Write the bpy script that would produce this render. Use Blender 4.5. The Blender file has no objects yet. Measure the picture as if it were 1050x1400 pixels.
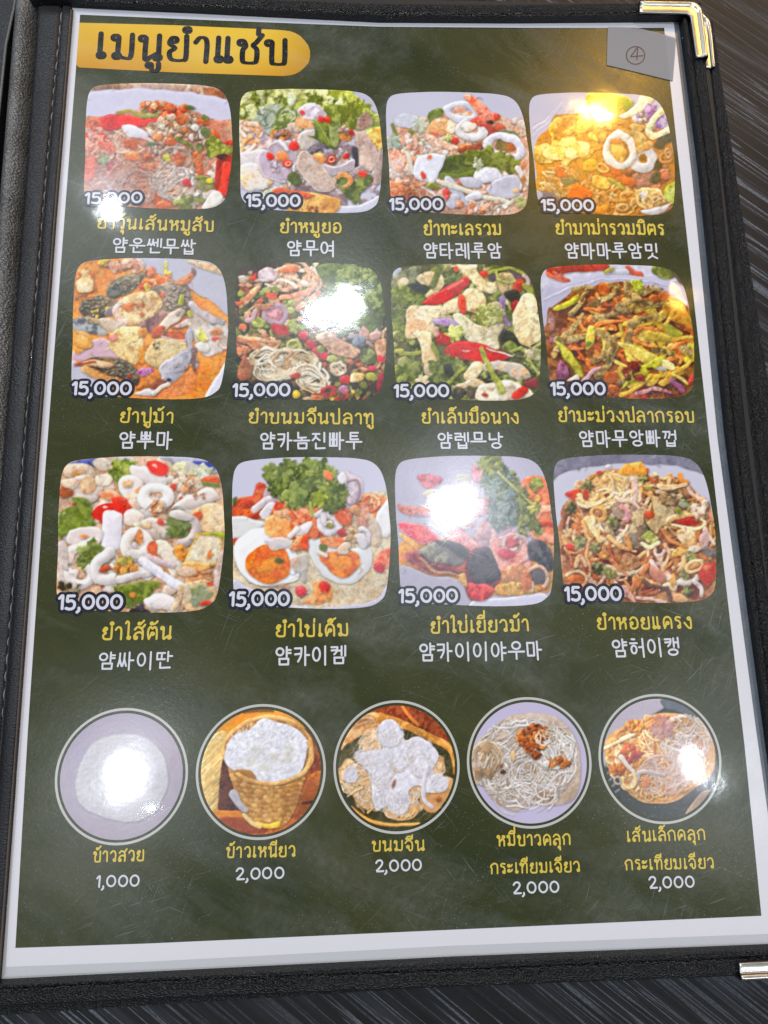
import bpy, bmesh, math, random
import numpy as np
from mathutils import Vector, Matrix

scene = bpy.context.scene
COL = scene.collection
random.seed(7)

# ---------------------------------------------------------------- camera (solved from the print's A4 proportions)
PZ = 0.0062                                   # height of the printed card above the table top
cam_d = bpy.data.cameras.new('camera'); cam = bpy.data.objects.new('camera', cam_d); COL.objects.link(cam)
CAM = Vector((-0.00872013, -0.05545561, 0.1754812 + PZ))
ROT = Matrix(((0.9990298418226295, 0.014604432460947628, -0.04154618755487846),
              (-0.020915617224339593, 0.9875688819291368, -0.15578908948112286),
              (0.03875451075650972, 0.1565069135780462, 0.9869162446217488)))
cam.matrix_world = Matrix.Translation(CAM) @ ROT.to_4x4()
cam_d.sensor_fit = 'AUTO'; cam_d.sensor_width = 36; cam_d.lens = 818.14 / 1400 * 36
cam_d.clip_start = .005; cam_d.clip_end = 50
scene.camera = cam

def at(x, y, z=PZ):
    """the point of the plane at height z that the photograph shows at pixel x, y"""
    d = ROT @ Vector(((x - 525) / 818.14, -(y - 700) / 818.14, -1))
    return CAM + d * ((z - CAM.z) / d.z)

# ---------------------------------------------------------------- light: the dim room, ceiling lamps whose glare the laminate shows, added fill lamps
scene.view_settings.view_transform = 'Standard'; scene.view_settings.look = 'None'
scene.view_settings.exposure = 0.04; scene.view_settings.gamma = 1
world = bpy.data.worlds.new('World'); scene.world = world; world.use_nodes = True
wn = world.node_tree.nodes; bgn = wn['Background']
bgn.inputs[0].default_value = (.93, .95, 1, 1); bgn.inputs[1].default_value = .13

def ceiling_or_fill_lamp(px, py, size_x, size_y, power, colour, height=1.55, rot=0):
    s = at(px, py); v = s - CAM; k = height / (CAM.z - PZ)
    p = Vector((s.x + v.x * k, s.y + v.y * k, PZ + height))
    ld = bpy.data.lights.new('ceiling_or_fill_lamp', 'AREA'); ld.shape = 'ELLIPSE'; ld.size = size_x; ld.size_y = size_y
    ld.energy = power * 1.62; ld.color = colour
    o = bpy.data.objects.new('ceiling_or_fill_lamp', ld); COL.objects.link(o); o.location = p
    o.rotation_euler = (0, 0, math.radians(rot)); return o
COOL = (.86, .93, 1.0); WARM = (1, .52, .09)
ceiling_or_fill_lamp(452, 428, .13, .062, 3.4, COOL)
ceiling_or_fill_lamp(484, 412, .05, .06, .28, COOL)
ceiling_or_fill_lamp(626, 696, .105, .105, 4.6, COOL)
ceiling_or_fill_lamp(180, 1052, .042, .078, 3.0, COOL)
ceiling_or_fill_lamp(205, 1101, .016, .02, .03, COOL)
ceiling_or_fill_lamp(953, 1055, .05, .11, 3.0, COOL, rot=35)
ceiling_or_fill_lamp(157, 279, .055, .10, 3.6, COOL)
ceiling_or_fill_lamp(-160, 160, .12, .12, 3.2, COOL)  # added fill lamp, brightens the spine and left leaf
ceiling_or_fill_lamp(-25, 300, .10, .10, 3.2, COOL)  # added fill lamp for more sheen on the spine
ceiling_or_fill_lamp(1190, -40, .12, .12, 4.2, COOL)  # added fill lamp, brightens the table at the top right
ceiling_or_fill_lamp(826, 157, .046, .046, 7, WARM)
ceiling_or_fill_lamp(799, 165, .04, .04, 1.0, WARM)
ceiling_or_fill_lamp(934, 412, .018, .024, .10, WARM)

# ---------------------------------------------------------------- helpers
def link(name, me, mats=(), parent=None, **props):
    o = bpy.data.objects.new(name, me); COL.objects.link(o)
    for m in mats: me.materials.append(m)
    if parent: o.parent = parent
    for k, v in props.items(): o[k] = v
    return o
def mesh(name, V, F, smooth=False, mi=None):
    me = bpy.data.meshes.new(name); me.from_pydata([tuple(v) for v in V], [], F)
    if smooth: me.polygons.foreach_set('use_smooth', [True] * len(me.polygons))
    if mi is not None: me.polygons.foreach_set('material_index', mi)
    me.update(); return me
def thing(name, label, cat, loc=(0, 0, 0)):
    o = bpy.data.objects.new(name, None); COL.objects.link(o); o.location = loc
    o.empty_display_size = .01; o['label'] = label; o['category'] = cat; return o

# ---------------------------------------------------------------- materials
class N:
    def __init__(s, name):
        s.m = bpy.data.materials.new(name); s.m.use_nodes = True; s.t = s.m.node_tree
        s.b = s.t.nodes['Principled BSDF']; s.out = s.t.nodes['Material Output']
        s.pos = s.t.nodes.new('ShaderNodeNewGeometry').outputs['Position']
    def n(s, typ, **k):
        x = s.t.nodes.new('ShaderNode' + typ)
        for a, v in k.items():
            if a.startswith('i_'):
                key = a[2:].replace('_', ' '); x.inputs[key].default_value = v
            else: setattr(x, a, v)
        return x
    def l(s, a, b): s.t.links.new(a, b)
    def mapped(s, scale=(1, 1, 1), rot=(0, 0, 0)):
        m = s.n('Mapping'); m.inputs['Scale'].default_value = scale
        m0 = s.n('Mapping'); m0.inputs['Rotation'].default_value = rot
        s.l(s.pos, m0.inputs[0]); s.l(m0.outputs[0], m.inputs[0]); return m.outputs[0]
    def noise(s, scale, detail=3, vec=None, rough=.5, dist=0):
        x = s.n('TexNoise'); x.inputs['Scale'].default_value = scale; x.inputs['Detail'].default_value = detail
        x.inputs['Roughness'].default_value = rough; x.inputs['Distortion'].default_value = dist
        s.l(vec if vec is not None else s.pos, x.inputs['Vector']); return x.outputs['Fac']
    def ramp(s, fac, stops):
        r = s.n('ValToRGB'); e = r.color_ramp.elements
        while len(e) < len(stops): e.new(.5)
        for i, (p, c) in enumerate(stops):
            e[i].position = p; e[i].color = (c, c, c, 1) if isinstance(c, (int, float)) else (*c, 1)
        s.l(fac, r.inputs[0]); return r.outputs[0]
    def math(s, op, a, b=None, c=None):
        x = s.n('Math', operation=op)
        for i, v in enumerate((a, b, c)):
            if v is None: continue
            if isinstance(v, (int, float)): x.inputs[i].default_value = v
            else: s.l(v, x.inputs[i])
        return x.outputs[0]
    def mix(s, fac, a, b):
        x = s.n('Mix', data_type='RGBA')
        for i, v in ((0, fac), (6, a), (7, b)):
            if isinstance(v, (int, float)): x.inputs[i].default_value = v
            elif isinstance(v, tuple): x.inputs[i].default_value = (*v, 1)
            else: s.l(v, x.inputs[i])
        return x.outputs[2]
    def bump(s, h, strength, dist, prev=None):
        x = s.n('Bump'); x.inputs['Strength'].default_value = strength; x.inputs['Distance'].default_value = dist
        s.l(h, x.inputs['Height'])
        if prev is not None: s.l(prev, x.inputs['Normal'])
        return x.outputs[0]

def lin(c):
    v = np.array(hx(c)) if isinstance(c, str) else np.array(c)
    return tuple(np.where(v <= .04045, v / 12.92, ((v + .055) / 1.055) ** 2.4).tolist())

def scratch_mask(s, ang, sc, lo, hi, seed):
    v = s.mapped((sc[0], sc[1], 1), (0, 0, math.radians(ang)))
    a = s.n('VectorMath', operation='ADD'); a.inputs[1].default_value = (seed, seed * 2.3, 0); s.l(v, a.inputs[0])
    return s.ramp(s.noise(1, 1.5, a.outputs[0], .4, .25), [(lo, 0), (hi, 1)])

def laminated(name, colour=None, attr=False, mottle=0., c2=None):
    """flat print under scratched clear laminate"""
    s = N(name)
    if attr:
        c = s.n('Attribute', attribute_name='Col').outputs['Color']
    else:
        c = s.mix(0., colour, colour)
        if mottle:
            g = s.noise(16, 6, s.mapped((1, 2.4, 1), (0, 0, .5)), .62)
            k = s.ramp(g, [(.3, tuple(x * (1 - mottle) for x in colour)), (.7, tuple(x * (1 + mottle) for x in (c2 or colour)))]); c = k
    smear = s.ramp(s.noise(13, 6, s.mapped((1, 1.6, 1), (0, 0, .4)), .68, .6), [(.45, 0), (.70, 1)])
    smear = s.math('MULTIPLY', smear, s.ramp(s.noise(700, 4, s.mapped((1, .5, 1), (0, 0, .7)), .7), [(.3, .35), (.7, 1.)]))
    dust = s.ramp(s.noise(2100, 1.2), [(.66, 0), (.74, 1)])
    dustz = s.ramp(s.noise(22, 4, None, .65, .4), [(.4, .08), (.66, 1)])
    sc = None
    for ang, scl, lo, hi, sd in ((20, (3200, 60), .69, .75, 3), (-38, (3000, 80), .70, .76, 11), (75, (3200, 90), .69, .75, 23), (-68, (2800, 50), .71, .77, 41), (48, (3000, 70), .70, .76, 61)):
        m = scratch_mask(s, ang, scl, lo, hi, sd); sc = m if sc is None else s.math('MAXIMUM', sc, m)
    scz = s.ramp(s.noise(17, 3, None, .6, .3), [(.42, .05), (.62, 1)])
    scr = s.math('MULTIPLY', sc, scz)
    d = s.math('MULTIPLY', dust, dustz)
    wear = s.math('MINIMUM', s.math('ADD', s.math('MULTIPLY', d, .30), s.math('ADD', s.math('MULTIPLY', scr, .18), s.math('MULTIPLY', smear, .13))), 1)
    c = s.mix(wear, c, (.62, .66, .72))
    s.l(c, s.b.inputs['Base Color'])
    s.b.inputs['Roughness'].default_value = .30
    s.l(s.math('ADD', .25, s.math('MULTIPLY', smear, .26)), s.b.inputs['Roughness'])
    s.b.inputs['Specular IOR Level'].default_value = .30
    s.b.inputs['Coat Weight'].default_value = 1
    s.b.inputs['Coat IOR'].default_value = 1.5
    s.l(s.math('ADD', .058, s.math('MULTIPLY', scr, .03)), s.b.inputs['Coat Roughness'])
    h = s.noise(26, 2, None, .4)
    h2 = s.noise(420, 2, None, .5)
    nb = s.bump(h, .16, .004); nb = s.bump(h2, .035, .00025, nb)
    s.l(nb, s.b.inputs['Coat Normal'])
    s.l(s.bump(s.noise(900, 3), .08, .0002), s.b.inputs['Normal'])
    return s.m

def leather(name, colour, rough=.42, scale=2300, stretch=(.7, 1.25, 1), strength=1.0, spec=.5):
    s = N(name)
    v = s.mapped(stretch)
    vo = s.n('TexVoronoi'); vo.feature = 'F1'; vo.inputs['Scale'].default_value = scale; s.l(v, vo.inputs['Vector'])
    f = s.noise(scale * .55, 4, v, .6, .4)
    h = s.math('ADD', s.math('MULTIPLY', vo.outputs['Distance'], .7), s.math('MULTIPLY', f, .8))
    s.l(s.bump(h, strength, .00055), s.b.inputs['Normal'])
    w = s.ramp(s.noise(60, 4, None, .6), [(.35, tuple(x * .75 for x in colour)), (.7, tuple(x * 1.5 for x in colour))]); s.l(w, s.b.inputs['Base Color'])
    s.l(s.ramp(s.noise(90, 3), [(.3, rough - .06), (.7, rough + .1)]), s.b.inputs['Roughness'])
    s.b.inputs['Specular IOR Level'].default_value = spec
    return s.m

def metal(name, colour, rough):
    s = N(name); s.b.inputs['Metallic'].default_value = 1
    s.l(s.ramp(s.noise(160, 4), [(.3, tuple(x * .72 for x in colour)), (.7, colour)]), s.b.inputs['Base Color'])
    s.b.inputs['Roughness'].default_value = rough
    return s.m
def plain(name, colour, rough=.6, **k):
    s = N(name); s.l(s.ramp(s.noise(900, 3), [(.3, tuple(x * .85 for x in colour)), (.7, tuple(min(1, x * 1.1) for x in colour))]), s.b.inputs['Base Color'])
    s.b.inputs['Roughness'].default_value = rough; return s.m
# ---------------------------------------------------------------- print painter
# The menu's photographs are flat print: each one is put together here from its own food shapes
# (plates, noodles, leaves, rings ...) and stored as colours of a dense flat mesh.
def _noise(n, cell, rg):
    g = rg.random((n // cell + 2, n // cell + 2))
    t = np.arange(n) / cell
    i = t.astype(int); f = t - i; f = f * f * (3 - 2 * f)
    a = g[i][:, i]; b = g[i + 1][:, i]; c = g[i][:, i + 1]; d = g[i + 1][:, i + 1]
    fy = f[:, None]; fx = f[None, :]
    return (a * (1 - fy) + b * fy) * (1 - fx) + (c * (1 - fy) + d * fy) * fx - .5
_rg = np.random.default_rng(5)
NZ = [_noise(1100, c, _rg) for c in (2, 4, 9, 22)]
NF = NZ[0] * .5 + NZ[1] * .7 + NZ[2]
NM = NZ[1] * .4 + NZ[2] * .8 + NZ[3]

def hx(c):
    return np.array([int(c[i:i + 2], 16) for i in (0, 2, 4)]) / 255.

def _crom(P, closed, n=6):
    P = np.array(P, float); m = len(P)
    if m < 3: return P
    out = []
    rng = range(m) if closed else range(m - 1)
    for i in rng:
        if closed: a, b, c, d = P[i - 1], P[i], P[(i + 1) % m], P[(i + 2) % m]
        else: a, b, c, d = P[max(i - 1, 0)], P[i], P[i + 1], P[min(i + 2, m - 1)]
        for k in range(n):
            t = k / n
            out.append(.5 * ((2 * b) + (c - a) * t + (2 * a - 5 * b + 4 * c - d) * t * t + (3 * b - a - 3 * c + d) * t ** 3))
    if not closed: out.append(P[-1])
    return np.array(out)

class Cv:
    K = .4
    def __init__(s, h, bg, seed=1):
        s.W = int(1050 * s.K); s.H = int(h * s.K); s.a = np.ones((s.H, s.W, 3)) * hx(bg)
        s.rg = np.random.default_rng(seed)
    def box(s, x0, y0, x1, y1, pad=7):
        x0 = max(0, int(x0) - pad); y0 = max(0, int(y0) - pad); x1 = min(s.W, int(x1) + pad + 1); y1 = min(s.H, int(y1) + pad + 1)
        if x1 - x0 < 3 or y1 - y0 < 3: return None
        Y, X = np.mgrid[y0:y1, x0:x1]
        return x0, y0, x1, y1, X.astype(float), Y.astype(float)
    def put(s, b, d, col, r=6, sh=.22, bump=.5, mot=.07, spec=.09, ao=.3, al=1, soft=2.0, c2=None, amt=1., edge=None):
        x0, y0, x1, y1, X, Y = b
        c = hx(col) if isinstance(col, str) else col
        ox, oy = s.rg.integers(0, 600, 2)
        nf = NF[oy:oy + y1 - y0, ox:ox + x1 - x0]; nm = NM[oy:oy + y1 - y0, ox:ox + x1 - x0]
        d = d + (nf * .35 + nm * .8) * min(bump, 1) * min(1, r / 5)
        q = np.clip(d / r, 0, 1)
        h = (1 - (1 - q) ** 2.2) * min(r, 9) * .44 + nf * bump * 1.0
        gy, gx = np.gradient(h)
        dot = np.clip(.45 * gx + .75 * gy, -1, 1)
        c = c * (1 + (s.rg.random() - .5) * .18 * (spec > 0 or sh > .16))
        al_ = np.clip(d / soft + .5, 0, 1)[..., None] * al
        colr = np.ones((y1 - y0, x1 - x0, 3)) * c
        if c2 is not None:
            m = np.clip(nm * 3 * amt + .5 * amt, 0, 1)[..., None]
            colr = colr * (1 - m) + hx(c2) * m
        if edge is not None:
            m = np.clip(1 - d / (r * .5), 0, 1)[..., None]
            colr = colr * (1 - m) + hx(edge) * m
        colr = colr * (1 + sh * dot + mot * (nf + nm))[..., None]
        if spec: colr = colr + spec * np.clip((dot - .22) * 3, 0, 1)[..., None] * np.clip(q * 3 - .2, 0, 1)[..., None]
        sub = s.a[y0:y1, x0:x1]
        if ao:
            dd = d.copy(); dd[2:, 1:] = d[:-2, :-1]
            sub *= (1 - ao * al * np.clip((dd + 4) / 5, 0, 1) ** 1.5)[..., None]
        s.a[y0:y1, x0:x1] = sub * (1 - al_) + np.clip(colr, 0, 1) * al_
    def E(s, cx, cy, rx, ry, ang, col, wob=.08, **k):
        cx, cy, rx, ry = [v * s.K for v in (cx, cy, rx, ry)]
        R = max(rx, ry) * 1.2; b = s.box(cx - R, cy - R, cx + R, cy + R)
        if b is None: return
        X, Y = b[4] - cx, b[5] - cy; a = math.radians(ang); ca, sa = math.cos(a), math.sin(a)
        u = (X * ca + Y * sa) / rx; v = (-X * sa + Y * ca) / ry
        q = np.hypot(u, v); th = np.arctan2(v, u); p = s.rg.random(3) * 6.28
        q = q * (1 + wob * (np.sin(2 * th + p[0]) * .5 + np.sin(3 * th + p[1]) * .5 + np.sin(5 * th + p[2]) * .4))
        m = min(rx, ry); k.setdefault('r', m * .9)
        s.put(b, (1 - q) * m, col, **k)
    def R(s, cx, cy, rx, ry, ang, w, col, wob=.03, a0=None, a1=None, **k):
        cx, cy, rx, ry, w = [v * s.K for v in (cx, cy, rx, ry, w)]
        R = max(rx, ry) + w; b = s.box(cx - R, cy - R, cx + R, cy + R)
        if b is None: return
        X, Y = b[4] - cx, b[5] - cy; a = math.radians(ang); ca, sa = math.cos(a), math.sin(a)
        u = (X * ca + Y * sa); v = (-X * sa + Y * ca)
        th = np.arctan2(v / ry, u / rx); p = s.rg.random(2) * 6.28
        q = np.hypot(u / rx, v / ry) * (1 + wob * (np.sin(2 * th + p[0]) + np.sin(3 * th + p[1])))
        g = np.hypot(np.cos(th) * rx, np.sin(th) * ry) * 1.0
        d = w - np.abs(q - 1) * g
        if a0 is not None:
            t = np.degrees(th) % 360; ins = ((t - a0) % 360) < ((a1 - a0) % 360)
            d = np.where(ins, d, -9)
        k.setdefault('r', w); k.setdefault('soft', 3 if w > 6 else 2)
        s.put(b, d, col, **k)
    def S(s, pts, w, col, w2=None, mid=None, **k):
        P = _crom(np.array(pts, float) * s.K, False, 5); w = w * s.K; w2 = w if w2 is None else w2 * s.K
        b = s.box(P[:, 0].min() - w, P[:, 1].min() - w, P[:, 0].max() + w, P[:, 1].max() + w)
        if b is None: return
        X, Y = b[4], b[5]; best = np.full(X.shape, -1e9); n = len(P) - 1
        wm = None if mid is None else mid * s.K
        for i in range(n):
            ax, ay = P[i]; dx, dy = P[i + 1] - P[i]; L = dx * dx + dy * dy + 1e-9
            t = np.clip(((X - ax) * dx + (Y - ay) * dy) / L, 0, 1)
            f = (i + t) / n
            ww = w + (w2 - w) * f if wm is None else w * (1 - f) + w2 * f + (wm - (w + w2) / 2) * 4 * f * (1 - f)
            best = np.maximum(best, ww - np.hypot(X - ax - t * dx, Y - ay - t * dy))
        k.setdefault('r', max(w, w2, wm or 0)); k.setdefault('bump', .15)
        s.put(b, best, col, **k)
    def P(s, pts, col, smooth=True, jag=0, **k):
        P = np.array(pts, float) * s.K
        if smooth: P = _crom(P, True, 4)
        if jag: P = P + (s.rg.random(P.shape) - .5) * jag * s.K
        b = s.box(P[:, 0].min(), P[:, 1].min(), P[:, 0].max(), P[:, 1].max())
        if b is None: return
        X, Y = b[4], b[5]; dm = np.full(X.shape, 1e9); ins = np.zeros(X.shape, bool); n = len(P)
        for i in range(n):
            ax, ay = P[i]; bx_, by_ = P[(i + 1) % n]; dx, dy = bx_ - ax, by_ - ay; L = dx * dx + dy * dy + 1e-9
            t = np.clip(((X - ax) * dx + (Y - ay) * dy) / L, 0, 1)
            dm = np.minimum(dm, np.hypot(X - ax - t * dx, Y - ay - t * dy))
            if abs(dy) > 1e-9:
                c = ((ay > Y) != (by_ > Y)) & (X < dx * (Y - ay) / dy + ax); ins ^= c
        k.setdefault('r', 8)
        s.put(b, np.where(ins, dm, -dm), col, **k)
    def L(s, cx, cy, r, col='5a8a2c', c2='9cbf50', n=None, ang=None, vein=True, **k):   # a coriander leaf
        rg = s.rg; n = n or 5; a0 = rg.random() * 6.28 if ang is None else math.radians(ang)
        pts = []
        for i in range(n * 6):
            a = a0 + i / (n * 6) * 6.283
            lob = .62 + .38 * abs(math.cos((a - a0) * n / 2)) ** .7
            pts.append((cx + r * lob * (1 + (rg.random() - .5) * .34) * math.cos(a), cy + r * lob * (1 + (rg.random() - .5) * .34) * math.sin(a)))
        k.setdefault('r', 5); k.setdefault('bump', .8); k.setdefault('sh', .35)
        s.P(pts, col, smooth=False, c2=c2, **k)
        if vein:
            for i in range(n):
                a = a0 + i / n * 6.283
                s.S([(cx, cy), (cx + r * .75 * math.cos(a), cy + r * .75 * math.sin(a))], 2, c2, w2=1, ao=0, al=.5)
    def pt(s, reg):
        cx, cy, rx, ry = reg
        a = s.rg.random() * 6.283; q = math.sqrt(s.rg.random())
        return cx + rx * q * math.cos(a), cy + ry * q * math.sin(a)
    def F(s, n, reg, ln, w, cols, curl=1.5, ang=None, spread=180, **k):          # a field of strands
        k.setdefault('ao', .22)
        for i in range(int(n)):
            x, y = s.pt(reg); a = math.radians((s.rg.random() * 360) if ang is None else ang + (s.rg.random() - .5) * spread)
            t = (s.rg.random() - .5) * curl * 2; P = [(x, y)]; l = ln * (.6 + .8 * s.rg.random()) / 5
            for j in range(5):
                if math.hypot((x + l * math.cos(a) - reg[0]) / reg[2], (y + l * math.sin(a) - reg[1]) / reg[3]) > 1.08: a = math.atan2(reg[1] - y, reg[0] - x) + 1.2 * (1 if t > 0 else -1)
                x += l * math.cos(a); y += l * math.sin(a); P.append((x, y)); a += t / 5 + (s.rg.random() - .5) * .5
            s.S(P, w * (.7 + .6 * s.rg.random()), cols[s.rg.integers(len(cols))], **k)
    def B(s, n, reg, r0, r1, cols, **k):                                        # a scatter of bits
        for i in range(n):
            x, y = s.pt(reg); r = r0 + (r1 - r0) * s.rg.random() ** 1.5
            s.E(x, y, r, r * (.55 + .45 * s.rg.random()), s.rg.random() * 180, cols[s.rg.integers(len(cols))], wob=.2, **k)
    def G(s, cx, cy, r, al, col='ffffff'):                                      # soft light or dark wash
        cx, cy, r = cx * s.K, cy * s.K, r * s.K
        Y, X = np.mgrid[0:s.H, 0:s.W]; m = (np.exp(-((X - cx) ** 2 + (Y - cy) ** 2) / (r * r)) * al)[..., None]
        s.a[:] = s.a * (1 - m) + hx(col) * m

def _samp(a, X, Y):
    H, W = a.shape[:2]
    X = np.clip(X, 0, W - 1.001); Y = np.clip(Y, 0, H - 1.001); i = X.astype(int); j = Y.astype(int)
    fx = (X - i)[..., None]; fy = (Y - j)[..., None]
    return (a[j, i] * (1 - fx) + a[j, i + 1] * fx) * (1 - fy) + (a[j + 1, i] * (1 - fx) + a[j + 1, i + 1] * fx) * fy

def finish(c, warp=1., grit=1., gain=1., bits=1300):
    # small shreds and flecks in the colours of the food around them
    src = c.a.copy(); rg = c.rg
    for i in range(int(bits)):
        x, y = rg.random() * c.W, rg.random() * c.H
        q = src[min(c.H - 1, max(0, int(y + (rg.random() - .5) * 18))), min(c.W - 1, max(0, int(x + (rg.random() - .5) * 18)))]
        h = src[min(c.H - 1, int(y)), min(c.W - 1, int(x))]
        if q[2] > .78 and abs(q[0] - q[2]) < .14 or h[2] > .8 and abs(h[0] - h[2]) < .14: continue
        if abs(q - h).sum() > .8 and rg.random() < .5: continue
        q = np.clip(q * (.62 + .8 * rg.random()), 0, .92); a = rg.random() * 6.283; l = 6 + 22 * rg.random()
        if i % 3: c.S([(x / c.K, y / c.K), (x / c.K + l * math.cos(a), y / c.K + l * math.sin(a)), (x / c.K + 1.8 * l * math.cos(a + .6), y / c.K + 1.8 * l * math.sin(a + .6))], 2.5 + 4 * rg.random(), q, w2=2, al=.45, ao=.2, soft=2)
        else: c.E(x / c.K, y / c.K, 5 + 9 * rg.random(), 4 + 5 * rg.random(), rg.random() * 180, q, al=.45, ao=.15, soft=2)
    H, W = c.a.shape[:2]; Y, X = np.mgrid[0:H, 0:W].astype(float)
    n = lambda k, s: NZ[k][s:s + H, s // 2:s // 2 + W]
    X2 = X + warp * (n(3, 10) * 8 + n(2, 60) * 1.2); Y2 = Y + warp * (n(3, 210) * 8 + n(2, 260) * 1.2)
    a = _samp(c.a, X2, Y2)
    mx, mn = a.max(2), a.min(2); sat = (mx - mn) / (mx + .02); blue = a[..., 2] > a[..., 1] * 1.04
    lo = np.clip((mx.mean() - .1), 0, 1); m = np.clip((sat - .08) * 6, 0, 1) * np.where(blue & (sat < .25), .1, 1)
    f1 = n(0, 30) * .6 + n(1, 77) * 1.0 + n(2, 130) * .7
    f2 = n(0, 300) * .8 + n(1, 333) * 1.0
    a = a * (1 + grit * m * f1 * .20)[..., None]
    a = a + (grit * m * np.clip(f2 - .42, 0, 1) * .5 * (mx > .3))[..., None]        # wet glints
    a = a * (1 - grit * m * np.clip(-f1 - .35, 0, .6) * .5)[..., None]              # crevices
    big = _samp(NZ[3][..., None], 40 + X / 3.2, 30 + Y / 3.2)[..., 0]; a = a * (1 + .26 * m * big)[..., None]
    hue = (n(2, 400) * .5 + n(3, 350) * .8) * m * grit
    a[..., 0] *= 1 + .10 * hue; a[..., 2] *= 1 - .16 * hue; a[..., 1] *= 1 - .04 * hue
    def blur(a, k=1):
        for _ in range(k):
            q = np.pad(a, ((1, 1), (1, 1), (0, 0)), 'edge'); a = (q[1:-1, 1:-1] * 2 + q[:-2, 1:-1] + q[2:, 1:-1] + q[1:-1, :-2] + q[1:-1, 2:]) / 6
        return a
    a = blur(np.clip(a, 0, 1), 1); wide = blur(a[::4, ::4], 8); wide = np.repeat(np.repeat(wide, 4, 0), 4, 1)[:H, :W]
    soft_ = blur(a, 3); a = a + (a - soft_) * (.15 if bits else -.25) + (a - wide) * .16                                                          # print contrast
    r_, g_, b_ = a[..., 0], a[..., 1], a[..., 2]; ex = np.clip(g_ - np.maximum(r_, b_), 0, 1)
    a = np.stack([r_ + ex * .35, g_ - ex * .22, b_ - ex * .05], -1) * (1 - np.clip(ex * 1.3, 0, .32))[..., None]                    # herbs lean to olive
    lum = a.mean(2, keepdims=True); fm = m[..., None]
    a = a + fm * (np.array([.015, .0, -.02]) * np.clip(lum * 2.2, 0, 1))              # warm sauce tone on the food
    a = a * (1 - .10 * (1 - fm)) + .10 * (1 - fm) * lum
    a = np.clip(a + .03 * fm * (a - lum), 0, 1)
    a = a ** .84 * (.965 + .025 * fm); nb = np.maximum(fm, 1 - np.clip((a[..., 2:] / (a[..., 1:2] + .01) - 1.02) * 30, 0, 1)); a = np.clip(a + (a - .56) * .20 * nb, 0, 1)
    c.a = np.clip(a * gain, 0, 1); return c
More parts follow.
